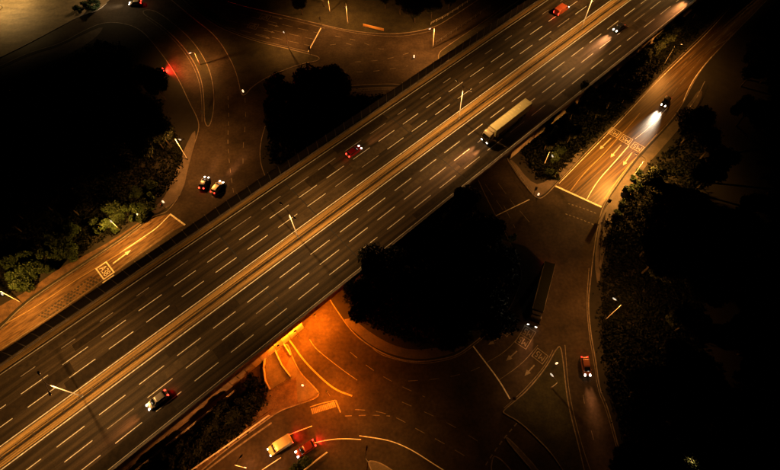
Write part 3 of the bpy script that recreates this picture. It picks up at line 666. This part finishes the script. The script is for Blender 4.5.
def lorry(lab, loc, ang, L, colname, col, cabcol, heads=1500, tails=20, hcol=(1, .36, .12)):
    c = empty('lorry', loc, ang, lab, 'lorry'); pm = paint(colname, col); cm = paint(colname + '_cab', cabcol); h = L / 2; W = 2.55
    tx1 = h - 2.9; x0 = -h
    # trailer: walls + roof with bows
    mb = MB(); mb.box(((x0+tx1)/2, 0, 2.45), (tx1-x0, W, 2.5)); mb.build('trailer_box', pm, c)
    mb = MB(); mb.box(((x0+tx1)/2, 0, 3.72), (tx1-x0-.02, W-.06, .04)); mb.build('trailer_roof', pm, c)
    mb = MB(); k = x0 + .6
    while k < tx1 - .3: mb.box((k, 0, 3.755), (.07, W-.1, .03)); k += 1.22
    mb.build('roof_bow', pm, c)
    mb = MB()
    for s_ in (1, -1): mb.box(((x0+tx1)/2, s_*(W/2+.005), 3.70), (tx1-x0, .07, .12)); mb.box(((x0+tx1)/2, s_*(W/2+.005), 1.22), (tx1-x0, .07, .12))
    for s_ in (1, -1): mb.box((x0+.02, s_*(W/2-.02), 2.45), (.1, .1, 2.5))
    mb.build('trailer_rail', M_steel, c)
    mb = MB(); mb.box(((x0+tx1)/2, 0, 1.02), (tx1-x0-.4, .9, .28)); mb.box((h-2.2, 0, .8), (3.6, .9, .3)); mb.build('chassis', M_black, c)
    for s_ in (1, -1):
        mb = MB(); mb.box((x0+7.6, s_*(W/2-.06), .85), (5.0, .05, .55)); mb.build('side_skirt', M_pale, c)
    # cab
    cb = [(h-2.35, 1.16, .75, 3.05), (h-1.6, 1.22, .60, 3.55), (h-.75, 1.22, .5, 3.35), (h-.35, 1.22, .45, 2.70), (h-.08, 1.2, .42, 1.75), (h, 1.14, .45, 1.3)]
    MB().loft([ring(x, hw, zb, zt, .14) for x, hw, zb, zt in cb]).build('cab', cm, c)
    MB().loft([ring(h-.68, 1.10, 3.02, 3.10, .03), ring(h-.33, 1.12, 1.82, 2.74, .05), ring(h-.035, 1.10, 1.80, 1.87, .03)]).build('windscreen', M_glass, c)
    MB().loft([[(x, y, z) for x, y, z in ((h-1.75, -1.0, zz), (h-1.75, 1.0, zz), (h-2.5, 1.16, zz), (h-2.5, -1.16, zz))] for zz in (3.4, 3.75)]).build('wind_deflector', cm, c)
    for s_ in (1, -1):
        mb = MB(); mb.box((h-.95, s_*1.222, 2.15), (.85, .012, .7)); mb.build('window_glass', M_glass, c)
        mb = MB(); mb.box((h-.25, s_*1.42, 2.2), (.12, .24, .6)); mb.build('mirror', M_black, c)
        mb = MB(); mb.box((h+.01, s_*.92, .78), (.1, .42, .2)); mb.build('headlight', M_head if heads else M_pale, c)
        mb = MB(); mb.box((-h-.02, s_*1.0, 1.05), (.06, .42, .16)); mb.build('tail_light', M_tail, c)
        for x in (h-1.15, h-4.0, -h+1.6, -h+2.95, -h+4.3): wheel(c, x, s_*1.1, .5, .32)
        if heads: beam_profile(spot(c, (h+.1, s_*.92, .8), (1, -.02*s_, -.02), heads * 8.5, 50, .7, hcol, .07).data)
    mb = MB(); mb.box((h+.0, 0, .95), (.06, 1.3, .5)); mb.build('grille', M_black, c)
    mb = MB()
    for y in (-.7, 0, .7): mb.box((x0-.015, y, 2.45), (.02, .04, 2.3))
    mb.build('door_bar', M_steel, c)
    if tails: spot(c, (-h-.3, 0, 1.1), (-1, 0, -.3), tails, 150, .6, (1, .02, .01), .15)
    return c

def van(lab, loc, ang, colname, col, L=5.4, heads=1200, tails=20, brake=False, headcol=WHITE):
    c = empty('van', loc, ang, lab, 'van'); pm = paint(colname, col); h = L / 2; W = 2.0
    st = [(-h, .93, .45, 2.25), (-h+.12, .98, .36, 2.38), (0, 1.0, .32, 2.42), (h-2.0, 1.0, .32, 2.40), (h-1.65, 1.0, .32, 2.25), (h-.95, 1.0, .30, 1.42), (h-.35, .96, .32, 1.18), (h, .84, .4, .85)]
    MB().loft([ring(x, hw, zb, zt, .12) for x, hw, zb, zt in st]).build('body', pm, c)
    MB().loft([ring(h-1.70, .88, 2.1, 2.285, .03), ring(h-1.3, .90, 1.6, 1.88, .03), ring(h-.98, .90, 1.35, 1.48, .03)]).build('windscreen', M_glass, c)
    mb = MB()
    for k in range(6): mb.box((-h+.5+k*.55, 0, 2.425), (.05, 1.7, .03))
    mb.build('roof_rib', pm, c)
    for s_ in (1, -1):
        mb = MB(); mb.box((h-1.55, s_*1.004, 1.6), (.8, .012, .5)); mb.build('window_glass', M_glass, c)
        mb = MB(); mb.box((h-1.05, s_*1.12, 1.45), (.14, .2, .3)); mb.build('mirror', M_black, c)
        mb = MB(); mb.box((h-.12, s_*.72, .86), (.26, .32, .24)); mb.build('headlight', M_head if heads else M_pale, c)
        mb = MB(); mb.box((-h+.0, s_*.90, 1.1), (.08, .14, .6)); mb.build('tail_light', M_tailb if brake else M_tail, c)
        for x in (h-.95, -h+1.1): wheel(c, x, s_*.88, .34, .22)
        if heads: beam_profile(spot(c, (h+.1, s_*.72, .85), (1, -.02*s_, -.02), heads * 8.5, 50, .7, headcol, .06).data)
    if tails: spot(c, (-h-.3, 0, 1.1), (-1, 0, -.3), tails, 150, .6, (1, .02, .01), .15)
    return c

SW, NE = PHI + math.pi, PHI
def at_deck(x, y, z=ZD + .005, h=.8): p = G(x, y, ZD + h); p.z = z; return p
WARM = (1, .36, .12); WH = (1, .84, .62)
def hp(a, b): A, B = G(*a), G(*b); return math.atan2(B.y - A.y, B.x - A.x)
car('silver car with red tail glow driving down the motorway at the lower left', at_deck(157, 400), SW, 'silver', (.30, .27, .23), L=4.6, heads=2600, tails=160, brake=True, headcol=WARM)
lorry('long lorry with pale yellow trailer roof on the motorway', at_deck(507, 120, h=2.5), SW, 17.5, 'pale_yellow', (.95, .90, .52), (.7, .62, .42), heads=5500, tails=40, hcol=(1, .40, .14))
car('dark car with two bright white headlights near the top of the motorway', at_deck(619, 27), SW, 'black', (.02, .02, .025), heads=5500, tails=30, headcol=(1, .40, .14))
van('orange-red van driving away at the top of the motorway', at_deck(562, 8, h=1.5), NE, 'orange_red', (.62, .13, .05), heads=900, tails=120, brake=True, L=5.6, headcol=WARM)
car('dark red car driving up the motorway below the left tree clump', at_deck(354, 151), NE, 'dark_red', (.32, .008, .01), L=4.6, heads=900, tails=60, brake=True, headcol=WARM)
car('white car on the underpass road, right of the small dark car', G(218, 188.5), hp((222, 180), (210, 195)) + math.pi, 'white', (.80, .72, .60), heads=1800, tails=0, headcol=WARM)
car('small dark car with red rear lights left of the white car', G(205, 184), hp((202, 190), (208, 177)), 'dark_blue', (.015, .02, .04), L=4.1, heads=700, tails=120, brake=True, headcol=WARM)
car('beige car waiting with lights on at the very top left road', G(136, 4.5), hp((143, 4), (128, 5.5)), 'beige', (.6, .5, .36), heads=1300, tails=140, brake=True, headcol=(1, .72, .42))
car('dark car with white headlights on the right road, heading for the stop line', G(665, 103), hp((672, 93), (657, 115)), 'graphite', (.02, .02, .02), heads=5200, tails=30, headcol=(1, .80, .56))
lorry('long dark green articulated lorry turning on the roundabout', G(539, 297), hp((546, 268), (532, 322)), 16.0, 'dark_green', (.022, .026, .016), (.05, .05, .06), heads=1300, tails=60)
car('small copper-coloured car with whitish headlights on the exit road at the right', G(585, 367), hp((583, 355), (587.5, 379)), 'copper', (.24, .085, .05), L=4.3, heads=1900, tails=60, headcol=WARM)
van('pale yellow-white van on the entry road at the bottom left', G(281, 446), hp((291, 440), (272, 452)), 'cream', (.85, .72, .42), L=5.2, heads=1500, tails=1500, brake=True, headcol=WARM)
car('dark red car with glowing brake lights just below and right of the pale van', G(306, 449), hp((312, 445), (300, 453)), 'brick_red', (.22, .03, .015), heads=900, tails=2600, brake=True, headcol=WARM)
car('dark car parked on the dark west verge with glowing red brake lights', G(158, 74) + Vector((0, 0, .12)), hp((166, 72), (148, 78)), 'charcoal', (.03, .03, .03), heads=0, tails=26000, brake=True)
car('car at the top edge of the motorway lighting the lane ahead', at_deck(694, -6), SW, 'grey', (.2, .2, .2), heads=4200, tails=20, headcol=(1, .36, .10))

# ================================================================= STREET FURNITURE
def bollard(p, lab):
    c = empty('bollard', G(*p) + Vector((0, 0, .12)), 0, lab, 'bollard', 'lit traffic bollards')
    MB().loft([[(hx, -.11, z), (hx, .11, z), (-hx, .11, z), (-hx, -.11, z)] for hx, z in ((.2, 0), (.2, .75), (.16, .95), (.1, 1.0))], smooth=False).build('shell', M_bol, c)
    mb = MB(); mb.box((0, 0, .03), (.6, .4, .06)); mb.build('base', M_black, c)
bollard((243.5, 92.5), 'glowing bollard at the lower tip of the triangular grass island')
bollard((538, 195.5), 'glowing bollard at the kerb corner above the roundabout, left of the right road stop line')
lamp_post((200, 65), 5.0, (190, 68), 'pale street lamp on the long curved splitter island at the top left', 3600, BROWN, arm=.8)
bollard((139, 216), 'glowing bollard among the lit shrubs at the left slip road')
bollard((164, 203), 'glowing bollard on the paved corner above the slip road stop line')
bollard((414, 58), 'glowing bollard on the orange-lit island below the tall street lamp')
bollard((556, 364), 'glowing bollard on the wedge-shaped island near the small white-lit car')
bollard((303, 386), 'glowing bollard on the orange island by the underpass')

def signal(p, face_px, lab, red=True):
    B = G(*p); Fv = G(*face_px) - B; c = empty('traffic_light', B + Vector((0, 0, .1)), math.atan2(Fv.y, Fv.x), lab, 'traffic light', 'traffic lights at the stop lines')
    MB().tube([(0, 0, 0), (0, 0, 3.9)], .055, 8).build('pole', M_black, c)
    mb = MB(); mb.box((0, 0, 3.3), (.05, .75, 1.5)); mb.build('backing_board', M_black, c)
    mb = MB(); mb.box((.14, 0, 3.3), (.22, .36, 1.1)); hs = mb.build('housing', M_black, c)
    for k, z in enumerate((3.66, 3.3, 2.94)):
        mb = MB(); mb.tube([(.25, 0, z), (.28, 0, z)], .11, 14); mb.build('lens', M_redlens if (k == 0 and red) else M_dim, hs)
        mb = MB(); mb.box((.33, 0, z + .13), (.18, .26, .015)); mb.build('hood', M_black, hs)
signal((321.5, 27), (312, 25), 'traffic light at the upper end of the top approach stop line')
signal((311, 57), (302, 54), 'traffic light at the lower end of the top approach stop line')
signal((554, 183), (563, 172), 'traffic light at the upper left end of the right road stop line')
signal((605, 208), (614, 195), 'traffic light at the lower right end of the right road stop line')
signal((533, 196), (524, 178), 'traffic light right of the roundabout stop line under the bridge')
signal((511, 402), (520, 390), 'traffic light at the lower end of the south roundabout stop line')
signal((470, 343), (478, 335), 'traffic light at the upper end of the south roundabout stop line')
signal((167, 211), (158, 217), 'traffic light at the upper end of the left slip stop line')
signal((206, 120), (206, 110), 'traffic light at the lower tip of the long curved splitter island')

def railing(name, pts, lab, h=1.05, rr=.03, step=2.0, grp=None, m=None, z0=.12, bars=True, cat='railing'):
    P = px(pts); o0 = P[0].copy(); c = empty(name, o0 + Vector((0, 0, z0)), 0, lab, cat, grp)
    P = [p - o0 for p in P]; P = smooth_poly(P, 2, False) if len(P) > 2 else P
    acc = [0]
    for i in range(1, len(P)): acc.append(acc[-1] + (P[i] - P[i - 1]).length)
    def at(s):
        for i in range(1, len(P)):
            if s <= acc[i]: return P[i - 1].lerp(P[i], (s - acc[i - 1]) / max(1e-6, acc[i] - acc[i - 1]))
        return P[-1].copy()
    m = m or M_steel
    n = max(2, round(acc[-1] / step)); pm = None
    for k in range(n + 1):
        p = at(acc[-1] * k / n)
        if pm is None: mb = MB(); mb.box((0, 0, h / 2), (.07, .07, h)); o = pm = mb.build('post', m, c)
        else: o = pm.copy(); COL.objects.link(o)
        o.location = p
    for z in ((h - .04, .12) if bars else (h - .04, h * .5)):
        mb = MB(); mb.tube([p + Vector((0, 0, z)) for p in P], rr, 6); mb.build('rail', m, c)
    if bars:
        mb = MB(); s = .15
        while s < acc[-1]:
            p = at(s); mb.box((p.x, p.y, h / 2 + .03), (.016, .016, h - .2)); s += .22
        mb.build('bars', m, c, kind='stuff')
    return c
railing('railing', [(117, 488), (140, 469), (190, 429), (237, 391)], 'long thin steel fence along the foot of the motorway wall at the lower left', m=M_pale, rr=.07, h=1.3, bars=False, step=2.5, cat='fence')
railing('railing', [(176, 484), (196, 468.5), (233, 443), (270, 416)], 'grey steel fence beside the entry road at the bottom left', m=M_pale, rr=.07, h=1.3, bars=False, step=2.5, cat='fence')
railing('railing', [(-20, 352), (0, 333), (22, 309), (51, 288), (85, 266), (130, 237), (152, 222)], 'dark crash rail along the upper edge of the left slip road', m=M_post, h=.8, bars=False, step=3.2, cat='crash barrier')
railing('guard_railing', [(599, 262), (601, 235), (605, 214)], 'dark pedestrian guard railing at the right road corner', m=M_black)
railing('guard_railing', [(510, 163), (520, 178), (531, 193)], 'pedestrian guard railing on the corner between underpass and right road', m=M_steel)
railing('guard_railing', [(355, 92), (378, 90), (396, 91)], 'pedestrian guard railing beside the left tree clump near the motorway edge', m=M_steel)
railing('guard_railing', [(300, 404.5), (316, 398), (319.5, 393.5)], 'pedestrian guard railing round the tip of the orange island', m=M_black)
railing('guard_railing', [(271, 391.5), (291, 378.5)], 'dark railing across the orange island below the wall panels', m=M_black)
railing('guard_railing', [(484, 336), (498, 324.5), (509, 313)], 'guard railing on the roundabout island edge near the dark green lorry', m=M_black)
railing('guard_rail', [(304, 471), (315, 462), (327.5, 452.5)], 'bright white guard rail at the bottom, right of the pale van', m=M_pale, rr=.12, h=.9, bars=False, step=2.0, z0=0)
railing('railing', [(436, 44), (447, 37), (470, 21), (497, 3), (520, -14)], 'dark railing along the right side of the narrow top slip road', m=M_post, h=1.1, bars=False, step=2.5, z0=0, cat='fence')
railing('railing', [(431, 25), (450, 15), (472, 0)], 'pale rail along the upper side of the narrow top slip road', m=M_pale, h=1.0, bars=False, step=2.5, cat='fence')
railing('guard_railing', [(703, 84), (697, 97), (688, 110)], 'guard railing beside the bend of the far right road', m=M_steel)

# walls of the sunken ramps on the orange island
def wall(pts, lab, h=.7, t=.25, m=None):
    P = px(pts); c0 = P[0]; mb = MB()
    for i in range(len(P) - 1):
        a, b = P[i] - c0, P[i + 1] - c0; d_ = b - a; mb.box(((a.x + b.x) / 2, (a.y + b.y) / 2, h / 2), (d_.length + (t if i < len(P) - 2 else 0), t - .004 * i, h - .004 * i), math.atan2(d_.y, d_.x))
    o = mb.build('low_wall', m or M_conc, None, label=lab, cat='wall'); o.location = c0 + Vector((0, 0, .11))
wall([(275.5, 351), (282, 365), (291, 377)], 'low wall on the right side of the dark red ramp below the wall panels')
wall([(271, 352.5), (265.5, 359), (264.2, 368), (266, 381), (270.5, 389.5)], 'curved low wall on the left side of the dark red ramp')
wall([(284, 344.5), (288, 350.5), (291, 355.5)], 'short low wall at the mouth of the underpass')

# roadside board at the top
Bp = G(373.5, 29.5); A2, B2 = G(363, 27), G(384, 32)
c = empty('road_sign', Bp + Vector((0, 0, .12)), math.atan2(B2.y - A2.y, B2.x - A2.x), 'long low pale road board on posts, lit orange, at the top verge', 'sign board')
mb = MB(); mb.box((0, 0, .75), (7.6, .16, .9)); mb.build('board', mat('orange_board', (.72, .40, .12), .6, noise=.1, nscale=2), c)
for x in (-3, -1, 1, 3):
    mb = MB(); mb.tube([(x, .14, 0), (x, .14, 1.2)], .05, 8); mb.build('post', M_steel, c)
spot(c, (0, -2.2, 2.4), (0, .85, -.55), 260, 110, .6, (1, .42, .09), .1)
MB().tube([(0, -2.2, 0), (0, -2.2, 2.4)], .03, 6).build('lamp_bracket', M_black, c)

# ================================================================= TREES AND SHRUBS
def leaf_crown(seed, rx, rz, n, leaf, lobes=9):
    rnd = random.Random(seed); mb = MB(); L = []
    for i in range(lobes):
        a = rnd.uniform(0, 6.283); rr = rx * math.sqrt(rnd.random()) * .72; z = rnd.uniform(-.45, .75) * rz
        k = 1 - .35 * abs(z) / rz
        L.append((rr * math.cos(a) * k, rr * math.sin(a) * k, z, rx * rnd.uniform(.3, .5)))
    vs = []; fs = []
    for i in range(n):
        lx, ly, lz, lr = rnd.choice(L)
        d = Vector((rnd.gauss(0, 1), rnd.gauss(0, 1), rnd.gauss(0, 1))).normalized() * lr * (rnd.random() ** .35) * rnd.uniform(.85, 1.12)
        p = Vector((lx, ly, lz)) + d
        u = Vector((rnd.gauss(0, 1), rnd.gauss(0, 1), rnd.gauss(0, .6))).normalized(); v = u.cross(Vector((rnd.gauss(0, 1), rnd.gauss(0, 1), rnd.gauss(0, 1)))).normalized()
        s = leaf * rnd.uniform(.6, 1.4); b = len(vs)
        vs += [p - u * s, p + v * s * .55, p + u * s, p - v * s * .55]; fs.append((b, b + 1, b + 2, b + 3))
    mb.add(vs, fs); return mb, L
def tree_proto(seed, H_, rx, rz, n, leaf, lm):
    t = empty('tree', (0, 0, 0)); rnd = random.Random(seed * 3 + 1)
    mb, L = leaf_crown(seed, rx, rz, n, leaf)
    cz = H_ - rz * 1.0
    cr_ = mb.build('crown', lm, t); cr_.location = (0, 0, cz)
    tb = MB(); tb.tube([(0, 0, -.1), (.05, .03, cz * .4), (.1, -.06, cz * .8), (.0, .05, cz + rz * .3)], [.26, .2, .16, .06], 9)
    for lx, ly, lz, lr in L: tb.tube([(.05, 0, cz * .7), (lx * .5, ly * .5, cz + lz * .5 - .3), (lx, ly, cz + lz)], [.1, .07, .025], 5)
    tb.build('trunk', M_bark, t); return t
protos = [tree_proto(1, 10.5, 4.8, 3.8, 5200, .30, M_leaf), tree_proto(2, 9.2, 4.2, 3.4, 4600, .28, M_leaf), tree_proto(3, 12, 5.4, 4.3, 6000, .32, M_leaf)]
sprotos = []
for i in range(3):
    t = empty('shrub', (0, 0, 0)); mb, L = leaf_crown(40 + i, 1.7, 1.1, 1500, .16, 6); cr_ = mb.build('foliage', M_leafl, t); cr_.location = (0, 0, 1.0)
    tb = MB()
    for lx, ly, lz, lr in L: tb.tube([(0, 0, 0), (lx * .5, ly * .5, .5), (lx, ly, 1.0 + lz)], [.05, .035, .012], 5)
    tb.build('stem', M_bark, t); sprotos.append(t)
dprotos = []
M_leafd = mat('shaded_leaf_foliage', (.008, .012, .004), .7, noise=.5, nscale=.8, object_var=.3, spec=.2)  # darkness of the bank is put into this deeper leaf colour
for i in range(2):
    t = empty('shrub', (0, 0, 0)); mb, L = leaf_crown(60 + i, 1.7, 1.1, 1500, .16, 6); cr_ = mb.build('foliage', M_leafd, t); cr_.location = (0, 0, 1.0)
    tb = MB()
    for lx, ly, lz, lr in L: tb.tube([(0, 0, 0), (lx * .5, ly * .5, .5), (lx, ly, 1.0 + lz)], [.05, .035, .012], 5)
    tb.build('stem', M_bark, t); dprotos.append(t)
used = set()
def place(plist, x, y, zc, lab, cat, grp, sc=1.0):
    k = random.randrange(len(plist)); src = plist[k]
    if id(plist) * 10 + k in used: o = copy_tree(src)
    else: o = src; used.add(id(plist) * 10 + k)
    p = G(x, y, zc); o.location = (p.x, p.y, .1); o.rotation_euler = (0, 0, random.uniform(0, 6.28)); s = sc * random.uniform(.92, 1.08); o.scale = (s, s, s * random.uniform(.92, 1.08))
    props(o, lab, cat, grp); return o
def zone(x, y, x0, x1, y0, y1, nx=3, ny=3):
    X = ['far left', 'left', 'middle', 'right', 'far right'] if nx == 5 else ['left', 'middle', 'right']
    Y = ['top', 'upper', 'middle', 'lower', 'bottom'] if ny == 5 else ['upper', 'middle', 'lower']
    a = X[min(nx - 1, max(0, int((x - x0) / (x1 - x0) * nx)))]; b = Y[min(ny - 1, max(0, int((y - y0) / (y1 - y0) * ny)))]
    return 'very middle' if a == b == 'middle' else (b + ' ' + a).replace('middle left', 'left side').replace('middle right', 'right side').replace('lower middle', 'lower edge').replace('upper middle', 'upper edge')
for x, y in ((362, 285), (380, 268), (405, 256), (392, 292), (415, 280), (436, 252), (448, 226), (466, 208), (478, 232), (488, 242), (460, 262), (488, 268), (438, 292), (470, 300), (420, 314), (452, 324), (484, 300), (366, 308), (392, 318), (492, 262), (440, 336), (487, 318), (376, 282), (398, 276), (427, 268), (452, 280), (424, 298), (456, 244), (480, 252), (475, 285), (404, 304), (440, 310), (382, 300)):
    place(protos, x, y, 7, 'dark tree, %s of the black clump on the roundabout island' % zone(x, y, 355, 515, 200, 345, 5, 5), 'tree', 'trees on the roundabout island', 1.08)
for (x, y, sc, lab) in ((278, 98, 1.0, 'dark tree at the left end of the tree clump above the motorway'), (299, 122, 1.05, 'dark tree at the lower middle of the tree clump above the motorway'), (318, 84, 1.1, 'dark tree at the top of the tree clump above the motorway'),
                    (336, 100, 1.0, 'dark tree at the right end of the tree clump above the motorway'), (276, 130, .95, 'dark tree at the lower left of the tree clump above the motorway'), (312, 108, 1.0, 'dark tree in the heart of the tree clump above the motorway'), (296, 98, 1.0, 'dark tree in the upper left dip of the tree clump above the motorway'), (326, 118, .95, 'dark tree at the right lower part of the tree clump above the motorway'), (292, 140, .85, 'dark tree nearest the motorway in the tree clump above it'), (284, 114, 1.0, 'dark tree in the left half of the tree clump above the motorway'), (340, 80, .8, 'smallest dark tree at the upper right of the tree clump above the motorway')):
    place(protos, x, y, 7, lab, 'tree', 'trees of the clump above the motorway', sc * 1.34)
wl = 'dark tree in the left wood'; el = 'dark tree in the right wood'
for i in range(46):
    for _ in range(40):
        x, y = random.uniform(-10, 165), random.uniform(70, 262)
        if y < 250 - .62 * x and y > 100 - .55 * x and y > 60 + max(0, (x - 120)) * .6 and x < 168: break
    place(protos, x, y, 7, wl + ', towards its ' + zone(x, y, -10, 165, 70, 262, 5, 5), 'tree', 'trees of the west wood', random.uniform(.8, 1.1))
for i in range(78):
    for _ in range(60):
        x, y = random.uniform(630, 800), random.uniform(40, 480)
        if 270 < y < 345 and x < 668: continue
        if x > (628 if y > 230 else 645) + max(0, 180 - y) * .80 and (y > 120 or x > 760 - y * .2): break
    place(protos, x, y, 7, el + ', towards its ' + zone(x, y, 630, 800, 40, 480, 5, 5), 'tree', 'trees of the east wood', random.uniform(.8, 1.15))
for x, y in ((585, 92), (600, 108), (620, 75), (640, 62), (660, 45), (565, 122), (680, 25), (548, 140), (700, 6), (612, 98), (636, 82), (592, 104), (575, 108), (605, 88), (628, 92), (650, 52), (630, 68), (560, 134), (668, 34), (572, 132)):
    place(protos, x, y, 5, 'dark tree, %s of the strip between motorway and right road' % ('lower left end' if x < 570 else 'lower left part' if x < 605 else 'middle' if x < 630 else 'upper right part' if x < 665 else 'upper right end'), 'tree', 'trees between motorway and right road', .62)
for x, y in ((400, 2), (415, 10), (385, -4), (432, 6), (450, -4), (300, 2), (322, -6)):
    place(protos, x, y, 5, 'dark tree in the black verge at the top of the picture', 'tree', 'trees at the top verge', .75)
place(protos, 667, 462, 5, 'tree catching faint yellow light at the bottom right', 'tree', None, .8)
lamp_post((676, 474), 8, (670, 462), 'street lamp hidden behind the faintly lit tree at the bottom right', 260, (1, .62, .2), headm=M_black)
# shrubs beside the left slip, lit by its lamps
for i in range(44):
    t = random.random(); x = 2 + 150 * t; off = random.uniform(3, 34); y = 303 - .58 * x - off
    place(sprotos, x, y, 1, 'green shrub, %s part of the row above the left slip road' % ['far left', 'left', 'middle', 'right', 'far right'][min(4, int(t * 5))] + (', by the road' if off < 13 else ', rear rank' if off > 24 else ''), 'shrub', 'shrubs above the left slip road', random.uniform(.8, 1.7))
for x, y, sc in ((633, 178, .8), (640, 172, .9), (628, 190, 1.0), (637, 186, 1.1), (622, 202, .8), (618, 212, .7)):
    place(sprotos, x, y, 1, 'green shrub lit by the lamp beside the right road stop line', 'shrub', 'shrubs by the right road', sc)
for x, y, sc in ((78, 9, 1.1), (84, 5, 1.0), (91, 8, 1.2), (97, 3, 1.0), (88, 1, .9)):
    place(sprotos, x, y, 1, 'shrub with bright tips by the road at the top left', 'shrub', 'shrubs at the top left bend', sc)
for i in range(26):
    t = random.random(); x = 168 + 88 * t; y = 462 - 80 * t - random.uniform(-16, 6)
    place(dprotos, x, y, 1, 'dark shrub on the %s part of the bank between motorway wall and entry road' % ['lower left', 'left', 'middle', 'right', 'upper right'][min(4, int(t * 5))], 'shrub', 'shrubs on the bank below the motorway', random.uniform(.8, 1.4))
for x, y, sc in ((446, 346, .8), (452, 349, .7), (463, 342, .9), (470, 336, .9), (512, 238, 1), (497, 226, 1), (555, 158, 1.1), (560, 150, 1.2), (549, 172, .9), (556, 176, .8), (306, 461, .8), (300, 465, .7), (294, 469, .8)):
    place(sprotos, x, y, 1, 'small dark shrub at a road corner', 'shrub', 'small shrubs at the road corners', sc)
for pl in (protos, sprotos, dprotos):
    for k, o in enumerate(pl):
        if id(pl) * 10 + k not in used:
            for ch in list(o.children): bpy.data.objects.remove(ch)
            bpy.data.objects.remove(o)

# ================================================================= UNDERGROWTH on the unlit verges
M_under = mat('undergrowth_leaves', (.0028, .0042, .0015), .8, noise=.5, nscale=.3, spec=.1)
def inside(x, y, P):
    c = False; j = len(P) - 1
    for i in range(len(P)):
        if (P[i][1] > y) != (P[j][1] > y) and x < (P[j][0] - P[i][0]) * (y - P[i][1]) / (P[j][1] - P[i][1]) + P[i][0]: c = not c
        j = i
    return c
def undergrowth(name, poly, n, seed, leaf=.34, h=1.3):
    rnd = random.Random(seed); xs = [p[0] for p in poly]; ys = [p[1] for p in poly]; vs = []; fs = []
    clumps = []
    while len(clumps) < n // 14:
        x, y = rnd.uniform(min(xs), max(xs)), rnd.uniform(min(ys), max(ys))
        if inside(x, y, poly): g_ = G(x, y); clumps.append((g_.x, g_.y, rnd.uniform(.5, 1.5)))
    for cx, cy, r in clumps:
        for _ in range(14):
            p = Vector((cx + rnd.gauss(0, r * .6), cy + rnd.gauss(0, r * .6), .12 + abs(rnd.gauss(0, .35)) * h * r * .7))
            u = Vector((rnd.gauss(0, 1), rnd.gauss(0, 1), rnd.gauss(0, .5))).normalized(); v = u.cross(Vector((rnd.gauss(0, 1), rnd.gauss(0, 1), rnd.gauss(0, 1)))).normalized()
            s_ = leaf * rnd.uniform(.6, 1.4); b = len(vs); vs += [p - u * s_, p + v * s_ * .6, p + u * s_, p - v * s_ * .6]; fs.append((b, b + 1, b + 2, b + 3))
    mb = MB(); mb.add(vs, fs); return mb.build(name, M_under, None, kind='stuff')
undergrowth('undergrowth', [(606, 224), (602, 262), (600, 300), (602, 345), (612, 395), (628, 440), (640, 475), (700, 475), (700, 120), (668, 150), (640, 182), (622, 206)], 42000, 5)
undergrowth('undergrowth', [(0, 300), (60, 262), (108, 236), (150, 205), (168, 190), (182, 165), (180, 140), (160, 112), (140, 88), (130, 50), (100, 40), (60, 66), (0, 95)], 52000, 6)
undergrowth('undergrowth', [(552, 176), (592, 140), (618, 114), (655, 74), (682, 48), (704, 26), (730, -6), (700, -6), (640, 50), (560, 110), (520, 145), (528, 165), (540, 180)], 26000, 7)
undergrowth('undergrowth', [(270, 160), (268, 135), (280, 112), (310, 98), (345, 97), (395, 96), (420, 100), (330, 150), (290, 175)], 14000, 8)
undergrowth('undergrowth', [(130, 478), (170, 455), (235, 402), (262, 384), (264, 400), (240, 430), (200, 458), (170, 478)], 14000, 9)
undergrowth('undergrowth', [(345, 300), (365, 320), (400, 338), (450, 345), (485, 318), (510, 285), (512, 262), (498, 235), (470, 215), (400, 250)], 26000, 10)
